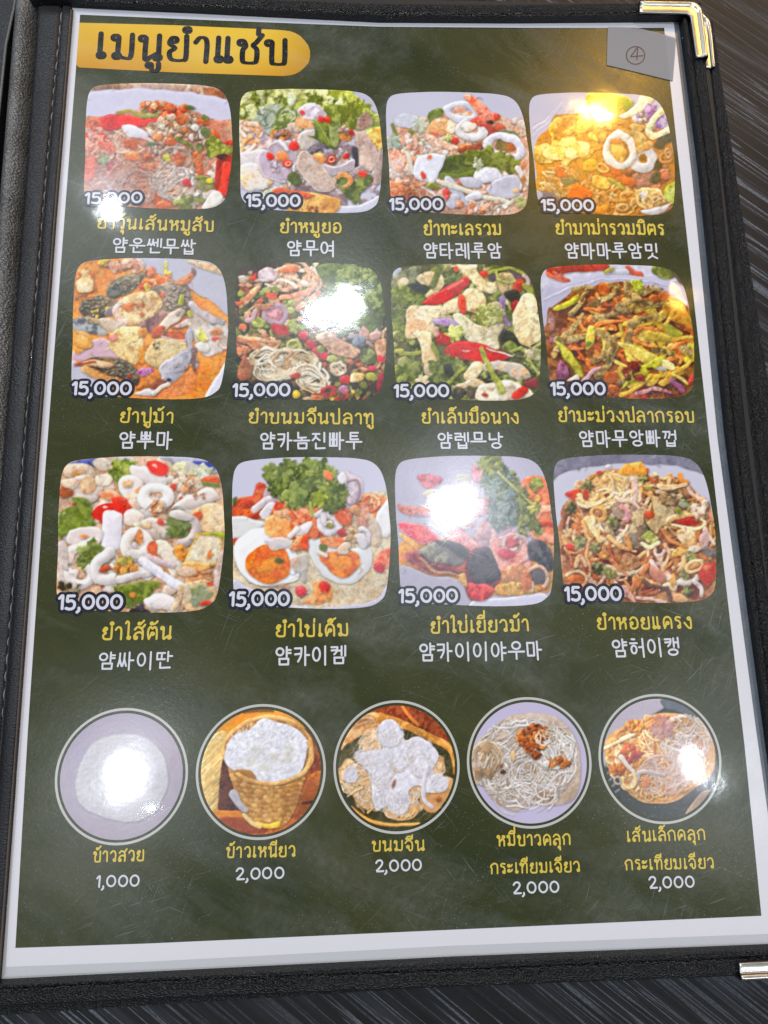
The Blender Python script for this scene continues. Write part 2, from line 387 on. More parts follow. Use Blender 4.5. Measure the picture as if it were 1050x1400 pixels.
# ---------------------------------------------------------------- lettering: hand-drawn single-stroke letters
def ring(cx, cy, rx, ry=None, n=14, a0=0, a1=360):
    ry = rx if ry is None else ry
    return ('r', [(cx + rx * math.cos(math.radians(a0 + (a1 - a0) * i / n)), cy + ry * math.sin(math.radians(a0 + (a1 - a0) * i / n))) for i in range(n + 1)])
def o(cx, cy, r=.105): return ring(cx, cy, r)
TH = {   # advance, strokes (x, y; consonant height = 1)
 'ก': (.86, [[(.12, 0), (.12, .5), (.02, .66), (.14, .86), (.38, 1), (.62, .9), (.70, .65), (.70, 0)]]),
 'ข': (.84, [o(.12, .84), [(.23, .86), (.27, .7), (.17, .52), (.17, .12), (.26, 0), (.58, 0), (.68, .12), (.68, 1)]]),
 'ค': (.88, [o(.40, .45), [(.30, .40), (.14, 0)], [(.14, 0), (.07, .45), (.16, .85), (.40, 1), (.64, .86), (.72, .55), (.72, 0)]]),
 'ง': (.76, [o(.42, .86), [(.53, .88), (.58, .6), (.58, .1), (.5, 0), (.3, .12), (.04, .48)]]),
 'จ': (.82, [[(.04, .74), (.2, .96), (.45, .98), (.64, .74), (.66, .2), (.56, 0), (.40, .04), (.34, .26)], o(.27, .36)]),
 'ซ': (.92, [o(.12, .82), [(.23, .84), (.27, .68), (.17, .5), (.17, .12), (.26, 0), (.58, 0), (.68, .12), (.68, .55), (.54, .72), (.66, .86), (.86, 1.16)]]),
 'ต': (.88, [o(.40, .42), [(.30, .36), (.14, 0)], [(.14, 0), (.06, .45), (.12, .85), (.26, .98), (.39, .84), (.54, .98), (.68, .84), (.72, .5), (.72, 0)]]),
 'ท': (.86, [o(.11, .86), [(.22, .88), (.22, 0)], [(.22, .5), (.4, .9), (.58, .98), (.69, .8), (.69, 0)]]),
 'น': (.88, [o(.11, .86), [(.22, .88), (.22, 0), (.40, .10), (.58, .22)], [(.70, 1), (.70, .16)], o(.66, .10)]),
 'บ': (.84, [o(.11, .86), [(.22, .88), (.22, .12), (.3, 0), (.58, 0), (.69, .12), (.69, 1)]]),
 'ป': (.84, [o(.11, .86), [(.22, .88), (.22, .12), (.3, 0), (.58, 0), (.69, .12), (.69, 1.42)]]),
 'ม': (.88, [o(.11, .86), [(.22, .88), (.22, .2)], o(.19, .11), [(.29, .10), (.50, .03), (.70, .12), (.70, 1)]]),
 'ย': (.84, [o(.24, .84), [(.14, .88), (.08, .68), (.28, .5), (.1, .34), (.12, .1), (.26, 0), (.56, 0), (.69, .12), (.69, 1)]]),
 'ร': (.66, [[(.1, .84), (.24, .97), (.5, .93)], [(.1, .84), (.14, .70), (.38, .62), (.47, .42), (.45, .2)], o(.38, .11)]),
 'ล': (.88, [[(.10, .78), (.28, .98), (.54, .94), (.70, .68), (.70, 0)], [(.70, .42), (.48, .56), (.2, .46), (.08, .22), (.11, .1)], o(.2, .1)]),
 'ว': (.74, [[(.06, .78), (.24, .98), (.48, .93), (.58, .62), (.56, .2)], o(.49, .11)]),
 'ส': (.92, [[(.10, .78), (.28, .98), (.54, .90), (.70, .62), (.70, 0)], [(.70, .42), (.48, .56), (.2, .46), (.08, .22), (.11, .1)], o(.2, .1), [(.56, .86), (.72, 1.0), (.84, 1.18)]]),
 'ห': (.88, [o(.11, .86), [(.22, .88), (.22, 0)], [(.22, .34), (.42, .56), (.58, .72)], o(.63, .84), [(.54, .60), (.68, .46), (.69, 0)]]),
 'อ': (.84, [[(.08, .78), (.26, .98), (.54, .92), (.69, .58), (.64, .14), (.38, 0), (.14, .1), (.1, .36)], o(.19, .46)]),
 'า': (.60, [[(.03, .78), (.18, .98), (.38, .94), (.45, .66), (.45, 0)]]),
 'ะ': (.56, [o(.11, .74), [(.19, .66), (.32, .68), (.44, .84)], o(.11, .24), [(.19, .16), (.32, .18), (.44, .34)]]),
 'เ': (.42, [[(.14, 1), (.14, .16)], o(.19, .11)]),
 'แ': (.76, [[(.14, 1), (.14, .16)], o(.19, .11), [(.48, 1), (.48, .16)], o(.53, .11)]),
 'ไ': (.46, [[(.0, 1.30), (.08, 1.46), (.2, 1.38), (.22, 1.15), (.22, .16)], o(.27, .11)]),
}
TM = {   # marks, placed over (under) the letter before: x from that letter's right edge
 'ั': [o(-.58, 1.26, .09), [(-.50, 1.20), (-.34, 1.24), (-.16, 1.44)]],
 '็': [[(-.66, 1.18), (-.64, 1.36), (-.46, 1.44), (-.34, 1.36), (-.12, 1.52)], o(-.42, 1.24, .08)],
 'ิ': [[(-.72, 1.18), (-.58, 1.38), (-.36, 1.42), (-.16, 1.2), (-.72, 1.18)]],
 'ี': [[(-.72, 1.18), (-.58, 1.38), (-.36, 1.42), (-.16, 1.2), (-.72, 1.18)], [(-.16, 1.2), (-.15, 1.56)]],
 'ื': [[(-.72, 1.18), (-.58, 1.38), (-.36, 1.42), (-.16, 1.2), (-.72, 1.18)], [(-.16, 1.2), (-.15, 1.56)], [(-.32, 1.42), (-.31, 1.58)]],
 'ุ': [o(-.26, -.24, .08), [(-.17, -.2), (-.17, -.50)]],
 'ู': [o(-.48, -.24, .08), [(-.41, -.22), (-.38, -.42), (-.24, -.46), (-.15, -.36), (-.15, -.16)]],
 '่': [[(-.18, 1.22), (-.17, 1.46)]],
 '้': [o(-.46, 1.26, .08), [(-.38, 1.2), (-.28, 1.30), (-.12, 1.5)]],
 'ํ': [o(-.16, 1.28, .10)],
}
DG = {
 '0': (.90, [ring(.40, .5, .33, .43, 22)]),
 '1': (.44, [[(.04, .76), (.24, .95), (.24, .5), (.24, .05)]]),
 '2': (.78, [[(.08, .76), (.22, .94), (.46, .95), (.58, .74), (.44, .46), (.08, .07)], [(.08, .07), (.36, .06), (.66, .07)]]),
 '4': (.8, [[(.45, 1), (.05, .32), (.75, .32)], [(.5, 1), (.5, 0)]]),
 '5': (.76, [[(.54, .94), (.14, .94)], [(.14, .94), (.12, .56), (.36, .62), (.58, .46), (.56, .16), (.34, .04), (.06, .10)]]),
 ',': (.30, [[(.10, .08), (.12, -.06), (.0, -.2)]]),
}
_C = 'ㄱㄲㄴㄷㄸㄹㅁㅂㅃㅅㅆㅇㅈㅉㅊㅋㅌㅍㅎ'; _V = 'ㅏㅐㅑㅒㅓㅔㅕㅖㅗㅘㅙㅚㅛㅜㅝㅞㅟㅠㅡㅢㅣ'; _F = ' ㄱㄲㄳㄴㄵㄶㄷㄹㄺㄻㄼㄽㄾㄿㅀㅁㅂㅄㅅㅆㅇㅈㅊㅋㅌㅍㅎ'
def L_(*p): return ('l', list(p))
JC = {
 'ㄱ': [L_((.05, .95), (.88, .95)), [(.88, .95), (.78, .45), (.45, 0)]],
 'ㄴ': [L_((.1, 1), (.1, .08)), L_((.1, .08), (.98, .14))], 'ㄷ': [L_((.1, .95), (.9, .95)), L_((.1, .95), (.1, .05)), L_((.1, .05), (.95, .08))],
 'ㄹ': [L_((.05, 1), (.9, 1)), L_((.9, 1), (.88, .55)), L_((.88, .55), (.1, .52)), L_((.1, .52), (.1, .04)), L_((.1, .04), (.98, .06))],
 'ㅁ': [L_((.08, 1), (.1, .04)), L_((.08, .98), (.92, .98)), L_((.92, .98), (.9, .04)), L_((.1, .04), (.9, .04))],
 'ㅂ': [L_((.1, 1), (.1, 0)), L_((.9, 1), (.9, 0)), L_((.1, .5), (.9, .5)), L_((.1, .02), (.9, .02))],
 'ㅅ': [[(.5, 1), (.4, .5), (.02, .02)], [(.45, .58), (.7, .3), (.98, .04)]],
 'ㅇ': [ring(.5, .5, .44, .47, 18)],
 'ㅈ': [L_((.05, .95), (.95, .95)), [(.5, .95), (.36, .4), (.02, .02)], [(.45, .5), (.7, .25), (.98, .04)]],
 'ㅋ': [L_((.05, .95), (.88, .95)), [(.88, .95), (.8, .4), (.45, 0)], L_((.08, .52), (.8, .56))],
 'ㅌ': [L_((.1, .97), (.95, .97)), L_((.1, .5), (.85, .5)), L_((.1, .03), (.98, .05)), L_((.1, .97), (.1, .03))],
 'ㅎ': [L_((.32, 1.06), (.68, 1.04)), L_((.05, .76), (.95, .76)), ring(.5, .3, .34, .29, 16)],
}
for a, b in (('ㄲ', 'ㄱ'), ('ㄸ', 'ㄷ'), ('ㅃ', 'ㅂ'), ('ㅆ', 'ㅅ')):
    JC[a] = [(s[0], [(p[0] * .46 + dx, p[1]) for p in s[1]]) if isinstance(s, tuple) else [(p[0] * .46 + dx, p[1]) for p in s] for dx in (0, .54) for s in JC[b]]
JV = {
 'ㅏ': [L_((.25, 1), (.25, -.05)), L_((.25, .52), (.95, .52))], 'ㅑ': [L_((.25, 1), (.25, -.05)), L_((.25, .68), (.95, .68)), L_((.25, .36), (.95, .36))],
 'ㅓ': [L_((.75, 1), (.75, -.05)), L_((0, .52), (.75, .52))], 'ㅕ': [L_((.75, 1), (.75, -.05)), L_((0, .68), (.75, .68)), L_((0, .36), (.75, .36))],
 'ㅣ': [L_((.6, 1), (.6, -.05))], 'ㅐ': [L_((.15, .95), (.15, .02)), L_((.85, 1), (.85, -.05)), L_((.15, .5), (.85, .5))],
 'ㅔ': [L_((.35, .95), (.35, .02)), L_((.9, 1), (.9, -.05)), L_((-.2, .5), (.35, .5))],
}
def xf(st, x0, y0, x1, y1):
    f = lambda P: [(x0 + p[0] * (x1 - x0), y0 + p[1] * (y1 - y0)) for p in P]
    return [(s[0], f(s[1])) if isinstance(s, tuple) else f(s) for s in st]
def hangul(ch):
    k = ord(ch) - 0xAC00; c, v, f = _C[k // 588], _V[(k % 588) // 28], _F[k % 28]; out = []
    if v in JV:
        b = .46 if f != ' ' else .0
        wide = .56 if v in 'ㅔㅐ' else .62
        out += xf(JC[c], .06, b + (.06 if f != ' ' else .16), .50 if v in 'ㅔㅐ' else .54, .95)
        out += xf(JV[v], wide, b, .96, 1.0)
    else:
        y = .42 if f == ' ' else .50
        out += xf(JC[c], .22, y + .14, .78, 1.0)
        out += [L_((.02, y), (.98, y))]
        if v == 'ㅜ': out += [L_((.5, y), (.5, .0 if f == ' ' else .36))]
        if v == 'ㅗ': out += [L_((.5, y), (.5, y + .14))]
    if f != ' ': out += xf(JC[f], .22, 0, .86, .34)
    return 1.08, out

def layout(text, rg, gap=.1):
    """strokes of a whole line: list of (glyph, pts, smooth)"""
    x = 0; out = []; up = False
    for gi, ch in enumerate(text):
        if ch in TM:
            st = TM[ch]; dy = .36 if (ch in '่้' and up) else 0
            if ch in 'ิีืั็': up = True
            st = [(s[0], [(p[0] + .14, p[1] + dy) for p in s[1]]) if isinstance(s, tuple) else [(p[0] + .14, p[1] + dy) for p in s] for s in st]
            ox, adv = x - gap - .14, 0
        elif ch == ' ': x += .5; continue
        else:
            adv, st = TH.get(ch) or DG.get(ch) or hangul(ch); ox = x; up = False
        jx, jy, ja = (rg.random() - .5) * .03, (rg.random() - .5) * .03, (rg.random() - .5) * .05
        for s in st:
            P = s[1] if isinstance(s, tuple) else s
            P = np.array([(ox + p[0] - ja * p[1] + jx, p[1] + ja * p[0] * .4 + jy) for p in P])
            kind = s[0] if isinstance(s, tuple) else 's'
            out.append((gi, P, kind))
        if adv: x += adv + gap
    return out

def ribbon(V, F, P, w, z, closed=False, chisel=0):
    """a flat round-ended stroke through the 2-D points P, half width w"""
    n = len(P); b = len(V); T = np.zeros_like(P)
    T[1:-1] = P[2:] - P[:-2]; T[0] = P[1] - P[0]; T[-1] = P[-1] - P[-2]
    if closed: T[0] = T[-1] = P[1] - P[-2]
    T /= np.linalg.norm(T, axis=1)[:, None] + 1e-12; Nn = np.stack([-T[:, 1], T[:, 0]], 1)
    for i in range(n):
        zi = z + i * 2e-7; wi = w * (1 - chisel * (1 - abs(Nn[i][0])) ** 1.2)
        V.append((*(P[i] + Nn[i] * wi), zi)); V.append((*(P[i] - Nn[i] * wi), zi))
    for i in range(n - 1): F.append((b + 2 * i, b + 2 * i + 1, b + 2 * i + 3, b + 2 * i + 2))
    if not closed:
        for e, sgn in ((0, -1), (n - 1, 1)):
            c = len(V); a0 = math.atan2(Nn[e][1], Nn[e][0]); m = 6
            zi = z + e * 2e-7
            ids = [b + 2 * e]
            for k in range(1, m):
                a = a0 - sgn * math.pi * k / m
                V.append((P[e][0] + w * math.cos(a), P[e][1] + w * math.sin(a), zi)); ids.append(len(V) - 1)
            ids.append(b + 2 * e + 1)
            F.append(tuple(ids if sgn < 0 else ids[::-1]))

def fix_up(me):
    bm = bmesh.new(); bm.from_mesh(me)
    for f in bm.faces:
        if f.normal.z < 0: f.normal_flip()
    bm.to_mesh(me); bm.free()

def lettering(name, text, xl, xr, yl, yr, h, w, mats, parent, z=PZ + .00006, outline=0, gap=.1, seed=1, chisel=0, **props):
    rg = np.random.default_rng(seed); L = layout(text, rg, gap)
    allp = np.concatenate([p for _, p, _ in L]); x0, x1 = allp[:, 0].min() - .08, allp[:, 0].max() + .08
    A, B = at(xl, yl), at(xr, yr); C = at((xl + xr) / 2, (yl + yr) / 2 - h)
    ax = np.array([(B - A).x, (B - A).y]); L0 = np.linalg.norm(ax); ax = ax / L0; ay = np.array([-ax[1], ax[0]])
    M = (A + B) / 2; hy = abs((C - M).x * ay[0] + (C - M).y * ay[1]); sx = L0 / (x1 - x0)
    org = np.array([A.x, A.y]); V, F, mi = [], [], []
    def run(ww, zz, mat):
        for i, (gi, P, kind) in enumerate(L):
            Q = _crom(P, False, 4) if kind == 's' else P
            Q = org + (Q[:, :1] - x0) * sx * ax + Q[:, 1:] * hy * ay
            k = len(F); ribbon(V, F, Q, ww * hy, zz + (gi % 9) * 4e-6 + (i % 5) * 8e-7 * 5, kind == 'r', chisel); mi.extend([mat] * (len(F) - k))
    if outline: run(w + outline, z, 1); run(w, z + .00006, 0)
    else: run(w, z, 0)
    me = mesh(name, V, F, mi=mi); fix_up(me)
    return link(name, me, mats, parent, **props)
def d1():      # glass noodles, minced pork, peanuts
    c = Cv(913, 'cbb9ae', 11)
    c.P([(80, 60), (480, 60), (820, 60), (1000, 100), (1000, 240), (60, 260)], 'b89a86', r=20, c2='d8c4b4', amt=.8, ao=0)
    c.S([(140, 95), (250, 78), (350, 95)], 20, 'a98268'); c.S([(430, 85), (600, 75), (800, 115)], 22, 'c7a793', c2='9c7a66'); c.E(885, 125, 75, 35, 20, 'b4744e', c2='8a5238')
    c.P([(60, 330), (80, 150), (140, 112), (420, 98), (700, 112), (940, 160), (1020, 240), (1020, 900), (60, 900)], 'd3cdea', r=14, sh=.1, mot=.02, ao=.3)
    c.G(500, 200, 200, .3, 'e4e0f4')
    c.P([(60, 320), (160, 270), (300, 255), (430, 215), (520, 170), (640, 190), (760, 240), (900, 300), (1020, 340), (1020, 900), (60, 900)], 'c99a80', r=14, c2='b9705a', ao=.25)
    c.F(120, (300, 600, 260, 260), 180, 6, ['d9b6a2', 'c99682', 'b98472', 'e0c6b6', 'c4705c'], al=.6)
    c.P([(80, 300), (160, 270), (170, 340), (80, 380)], 'd0714c')
    c.P([(170, 275), (300, 262), (440, 285), (450, 330), (330, 345), (200, 350)], 'd8261c', spec=.25, c2='b81a16'); c.S([(430, 310), (520, 290), (600, 265)], 25, 'd42a1e', spec=.2)
    c.S([(280, 250), (360, 240), (440, 270)], 12, '9a8a3c'); c.S([(440, 265), (520, 262)], 12, '8e9a4a')
    for p in [(440, 232, 22, 14), (495, 222, 18, 12), (550, 215, 24, 17), (530, 240, 20, 12)]: c.E(*p, 20, '6f8a4e', c2='a2b070')
    c.B(26, (480, 205, 60, 25), 10, 22, ['e09060', 'd87848', 'e4b08a', 'c8582c'])
    c.B(30, (650, 250, 110, 55), 12, 28, ['d4542c', 'c23a20', 'e0703c', 'b02c18'], spec=.15)
    c.B(20, (130, 420, 60, 110), 16, 34, ['d07060', 'e0a090', 'd04438', 'c8948a'])
    c.E(170, 400, 42, 34, 0, 'd83a2a', spec=.2); c.F(30, (170, 480, 80, 100), 100, 7, ['d89a8a', 'e4b8a8', 'c86a5a'], al=.7)
    c.E(210, 460, 60, 30, 30, 'c85848', al=.7); c.E(225, 570, 26, 24, 0, 'd04858', al=.8)
    c.L(185, 545, 40, '7a9a6a', '9ab888', al=.9)
    c.P([(60, 560), (140, 520), (140, 640), (70, 680)], 'd8685a', al=.6)
    c.G(200, 650, 120, .35, 'c08a9a')
    c.F(60, (700, 560, 260, 240), 200, 6, ['d8c0b0', 'c8a090', 'e4d4cc', 'a87c68'], curl=3, al=.65)
    c.B(60, (640, 340, 170, 90), 14, 32, ['cdb49c', 'd8c4ae', 'b89678', 'c4a488', 'a87858'], bump=1.4)
    c.B(20, (540, 460, 60, 40), 12, 26, ['d4c0ae', 'c4a890', 'b0907a'], bump=1.4)
    c.E(385, 368, 82, 38, 22, 'e8e2ea', spec=.2, mot=.03); c.S([(420, 400), (470, 415), (500, 440)], 10, 'd8b8c0')
    for x, y, rx, ry, a in [(360, 440, 42, 30, 15), (375, 515, 48, 32, 0), (470, 530, 36, 26, 0), (615, 428, 40, 32, 0), (655, 535, 48, 30, 25), (680, 285, 42, 30, 0), (470, 592, 44, 24, 5), (765, 525, 38, 34, 40), (780, 580, 34, 28, 80), (785, 625, 28, 24, 60), (630, 720, 40, 26, 15), (517, 780, 38, 30, 100), (612, 790, 30, 26, 0), (560, 822, 60, 24, 0), (745, 400, 34, 26, 0), (805, 310, 36, 24, 0), (600, 215, 40, 30, 0), (885, 385, 34, 22, 40), (525, 400, 36, 24, 0), (700, 355, 30, 20, 0)]:
        c.E(x, y, rx, ry, a, ['c8683a', 'b85a30', 'd07a48', 'c06034'][c.rg.integers(4)], spec=.28, c2='a84a26', amt=.5)
    c.R(620, 722, 45, 26, 15, 6, 'e4b088')
    c.B(16, (760, 360, 70, 40), 12, 26, ['c8b09a', 'd8ccc0', 'a87860'], bump=1.2); c.E(762, 345, 28, 24, 0, 'ddd2c8')
    c.R(640, 530, 90, 65, 10, 7, 'd4bab0', al=.7); c.R(590, 640, 60, 90, 10, 6, 'd8c0b6', al=.7)
    c.F(30, (640, 680, 130, 110), 200, 5, ['e8dcd4', 'd8c4bc'], curl=4, al=.6)
    c.F(26, (400, 690, 150, 90), 240, 5, ['d8b8ac', 'c89c92'], curl=2, al=.5)
    c.B(14, (720, 650, 50, 40), 14, 30, ['e0cec6', 'd0b4a8'], bump=1.2); c.B(20, (890, 640, 40, 60), 12, 28, ['ddb8a8', 'd8c4b8'], bump=1.2)
    c.E(712, 680, 32, 22, 30, 'b8202a', spec=.2)
    c.B(30, (800, 790, 140, 50), 16, 34, ['d8ccb8', 'c8b8a4', 'e4dccc'], bump=1.3)
    for p in [((650, 400), (690, 425), (730, 460)), ((650, 810), (740, 795), (830, 800)), ((780, 650), (830, 665), (880, 690))]: c.S(p, 12, '94a64a', c2='6a8430')
    c.E(785, 465, 26, 30, -30, '5f8a44', c2='8cae5e'); c.E(825, 275, 22, 18, 30, '7a9a44'); c.E(480, 443, 34, 14, 0, '6c8e50')
    c.P([(560, 505), (590, 500), (610, 540), (580, 552)], 'c8cc2a', smooth=False); c.E(820, 700, 50, 40, 0, '7e8e50', al=.8); c.L(690, 810, 60, '72803a', 'a4aa5c')
    c.E(848, 672, 22, 14, 0, 'd2c030'); c.E(730, 215, 32, 14, 10, '5a8030'); c.E(830, 370, 30, 34, 0, '6c8a50')
    c.P([(820, 430), (880, 400), (920, 430), (990, 500), (970, 530), (900, 510), (850, 530)], '6a8e2e', c2='a4b848', jag=26); c.L(880, 440, 50, '7a9a34', 'b0c050'); c.L(960, 490, 38, '6a8c2a', 'a8bc50')
    c.P([(940, 425), (1000, 410), (1000, 445), (950, 445)], 'c83a1c'); c.P([(900, 540), (990, 520), (1000, 700), (930, 775), (880, 700)], 'b8341c', c2='8e2412')
    c.S([(960, 580), (945, 660), (930, 740)], 30, 'd63220', spec=.25); c.E(930, 520, 30, 16, 0, '4c2a18')
    c.P([(880, 740), (930, 770), (900, 830), (800, 840)], 'e4ddd0')
    c.G(230, 740, 150, .35, 'b8a6b4')
    return c
def d2():      # pork sausage slices with lettuce
    c = Cv(955, 'd2cfe6', 12)
    c.P([(30, 60), (800, 60), (1020, 300), (1000, 360), (600, 330), (300, 360), (30, 330)], '8ea637', c2='b4c860', r=12, ao=0)
    for i in range(46):
        x, y = c.pt((450, 180, 470, 130)); c.L(x, y, 40 + 40 * c.rg.random(), ['7a9a22', '9ab43c', 'b8cc6c', '5c7c1a', 'ccd88c'][i % 5], 'd4e0a0', n=4, ao=.3)
    c.B(120, (530, 560, 460, 240), 24, 60, ['b89a96', 'd0b8b8', 'a88880', 'c8a898', '9c7c80', 'd8c4c0', 'c48c70'], bump=1); c.F(50, (500, 560, 420, 220), 120, 8, ['d8c8d0', 'b898a0', 'c8b0a8', 'e0d4d4'])
    c.P([(770, 60), (1050, 60), (1050, 350), (960, 290), (900, 200), (800, 140)], 'd2cfe8', mot=.02, sh=.1)
    for x, y in [(830, 180), (870, 210), (900, 250), (780, 130), (950, 290)]: c.L(x, y, 50, '7e9c26', 'b8cc60', n=4)
    c.P([(130, 280), (200, 210), (280, 180), (340, 200), (310, 340), (250, 370), (160, 330)], 'c3d8c8', c2='a8c6a0', jag=24, bump=1)
    c.F(14, (230, 270, 80, 60), 80, 4, ['e4eee0', '8cb488'], al=.8)
    c.P([(280, 350), (310, 220), (380, 190), (450, 230), (440, 290), (330, 350)], '6c9c42', c2='a8c880', jag=26, bump=1); c.F(8, (370, 260, 50, 50), 80, 3, ['c8dca8'], ang=-40, spread=60)
    c.P([(600, 190), (720, 180), (840, 230), (830, 330), (740, 350), (640, 290)], '7e9e34', c2='a6bc58', jag=20)
    c.P([(440, 215), (540, 170), (630, 255), (560, 275), (470, 270)], 'e0c4d6', c2='f0e0ea'); c.P([(380, 110), (430, 130), (410, 190), (380, 190)], 'ccdcb0')
    c.P([(50, 290), (140, 300), (260, 400), (240, 470), (60, 500)], 'd8b8b0', c2='e8d4cc'); c.F(30, (130, 400, 90, 110), 110, 12, ['e0a878', 'ead8cc', 'd8946c', 'e4c4b4', 'ccaab8'])
    c.P([(60, 500), (230, 480), (260, 560), (70, 580)], 'ddd0d0'); c.P([(70, 580), (200, 570), (280, 690), (130, 750), (70, 690)], 'e4dcd4', c2='e0b890')
    c.B(26, (640, 460, 190, 80), 14, 34, ['b49aa4', 'a08690', 'c4b0b4', '94787e'], bump=1.4)
    c.B(40, (840, 720, 140, 110), 14, 30, ['a88c90', '947880', 'bca4a4', 'c4a8b0'], bump=1.4); c.P([(420, 700), (640, 740), (760, 800), (700, 880), (440, 780)], '9c7e84', c2='6e5258')
    c.P([(690, 850), (860, 830), (980, 770), (960, 850), (850, 890), (690, 890)], 'd2cfe8', mot=.02)
    c.E(420, 330, 55, 30, 20, 'b09888', sh=.2); c.E(350, 380, 50, 34, 0, 'b8703c', c2='8a5a44'); c.B(10, (320, 380, 50, 30), 12, 24, ['c87c44', '9a7c78'])
    c.P([(880, 380), (970, 325), (990, 380), (985, 490), (930, 440)], 'e0a032', c2='ecc468', spec=.1)
    c.P([(840, 260), (900, 235), (930, 310), (860, 350), (825, 330)], 'b49c90', c2='8c6c60'); c.P([(810, 370), (870, 355), (940, 440), (960, 520), (920, 610), (850, 590), (820, 480)], 'b89c92', sh=.2, c2='c8b0a4', r=10)
    c.P([(960, 500), (990, 500), (985, 680), (930, 680)], 'bc9e96'); c.P([(790, 470), (830, 470), (830, 580), (800, 570)], '3c3644')
    c.P([(170, 530), (230, 480), (330, 560), (360, 690), (300, 680), (210, 640)], 'd4b8cc', edge='ece0ea', r=12); c.P([(240, 470), (300, 420), (400, 430), (430, 530), (380, 600), (300, 560)], 'ccb0bc', edge='e8d8e0'); c.S([(330, 420), (370, 470)], 14, 'f0e6ec'); c.P([(340, 600), (400, 600), (360, 680)], 'd4b4cc')
    c.P([(590, 560), (700, 580), (800, 540), (800, 600), (720, 630), (640, 620)], 'c8b0b8', edge='ece2e8')
    c.P([(440, 420), (460, 370), (540, 340), (560, 400), (530, 470), (450, 470)], 'cabab0', edge='e8e0dc'); c.B(10, (580, 460, 50, 25), 10, 22, ['6e5c68', '8c7884'])
    c.P([(455, 490), (520, 500), (620, 590), (685, 700), (640, 745), (560, 735), (470, 650), (435, 590)], 'b89e90', c2='c4aca0', edge='dcccc4', sh=.2, r=10, bump=.3)
    c.P([(500, 380), (550, 380), (545, 290), (600, 300), (650, 330), (700, 290), (720, 340), (680, 470), (600, 430)], '4f8030', c2='7eaa48', jag=10); c.P([(650, 330), (700, 285), (722, 345), (680, 470)], '7fae54', c2='a4c878'); c.S([(560, 300), (620, 370), (675, 460)], 3, 'a8c46c', ao=0)
    c.P([(370, 660), (410, 615), (470, 680), (430, 710)], '557a34'); c.P([(690, 660), (760, 630), (830, 700), (850, 800), (800, 825), (730, 760)], '44702c', c2='74a04c', jag=10); c.P([(830, 620), (920, 650), (880, 740), (830, 760)], '5a8a34', c2='8cb85c')
    c.R(735, 680, 50, 40, 10, 15, 'c4804a', a0=200, a1=90, spec=.2); c.E(480, 300, 60, 32, 20, 'e09868', c2='d8704c'); c.E(750, 385, 40, 30, 0, 'e08c50'); c.B(8, (740, 350, 40, 20), 12, 22, ['ddb4a8', 'e8c0a0'])
    c.E(335, 520, 40, 34, 0, 'dc8050', spec=.15); c.E(585, 525, 42, 30, 30, 'dc8c50', c2='eca868', spec=.2)
    for x, y, r in [(415, 450, 30), (255, 520, 28), (375, 570, 32), (660, 535, 34), (752, 520, 22), (855, 635, 26), (630, 285, 24), (590, 280, 20), (468, 232, 18), (795, 365, 20)]: c.E(x, y, r, r * .9, 0, 'd42a20', spec=.35)
    c.R(660, 535, 18, 15, 0, 5, 'f0a080'); c.R(380, 572, 16, 13, 0, 5, 'f09878'); c.B(8, (300, 580, 40, 30), 10, 20, ['cca4b8', 'd8c0cc'])
    c.P([(220, 740), (300, 725), (300, 790), (220, 790)], 'c4ccb0'); c.P([(295, 725), (420, 740), (690, 785), (685, 885), (400, 880), (295, 780)], 'd8984a', c2='e0b468'); c.P([(300, 725), (520, 760), (500, 790), (300, 780)], 'd85834')
    c.B(14, (555, 855, 75, 14), 6, 12, ['a84a20', 'c8703a'])
    return c
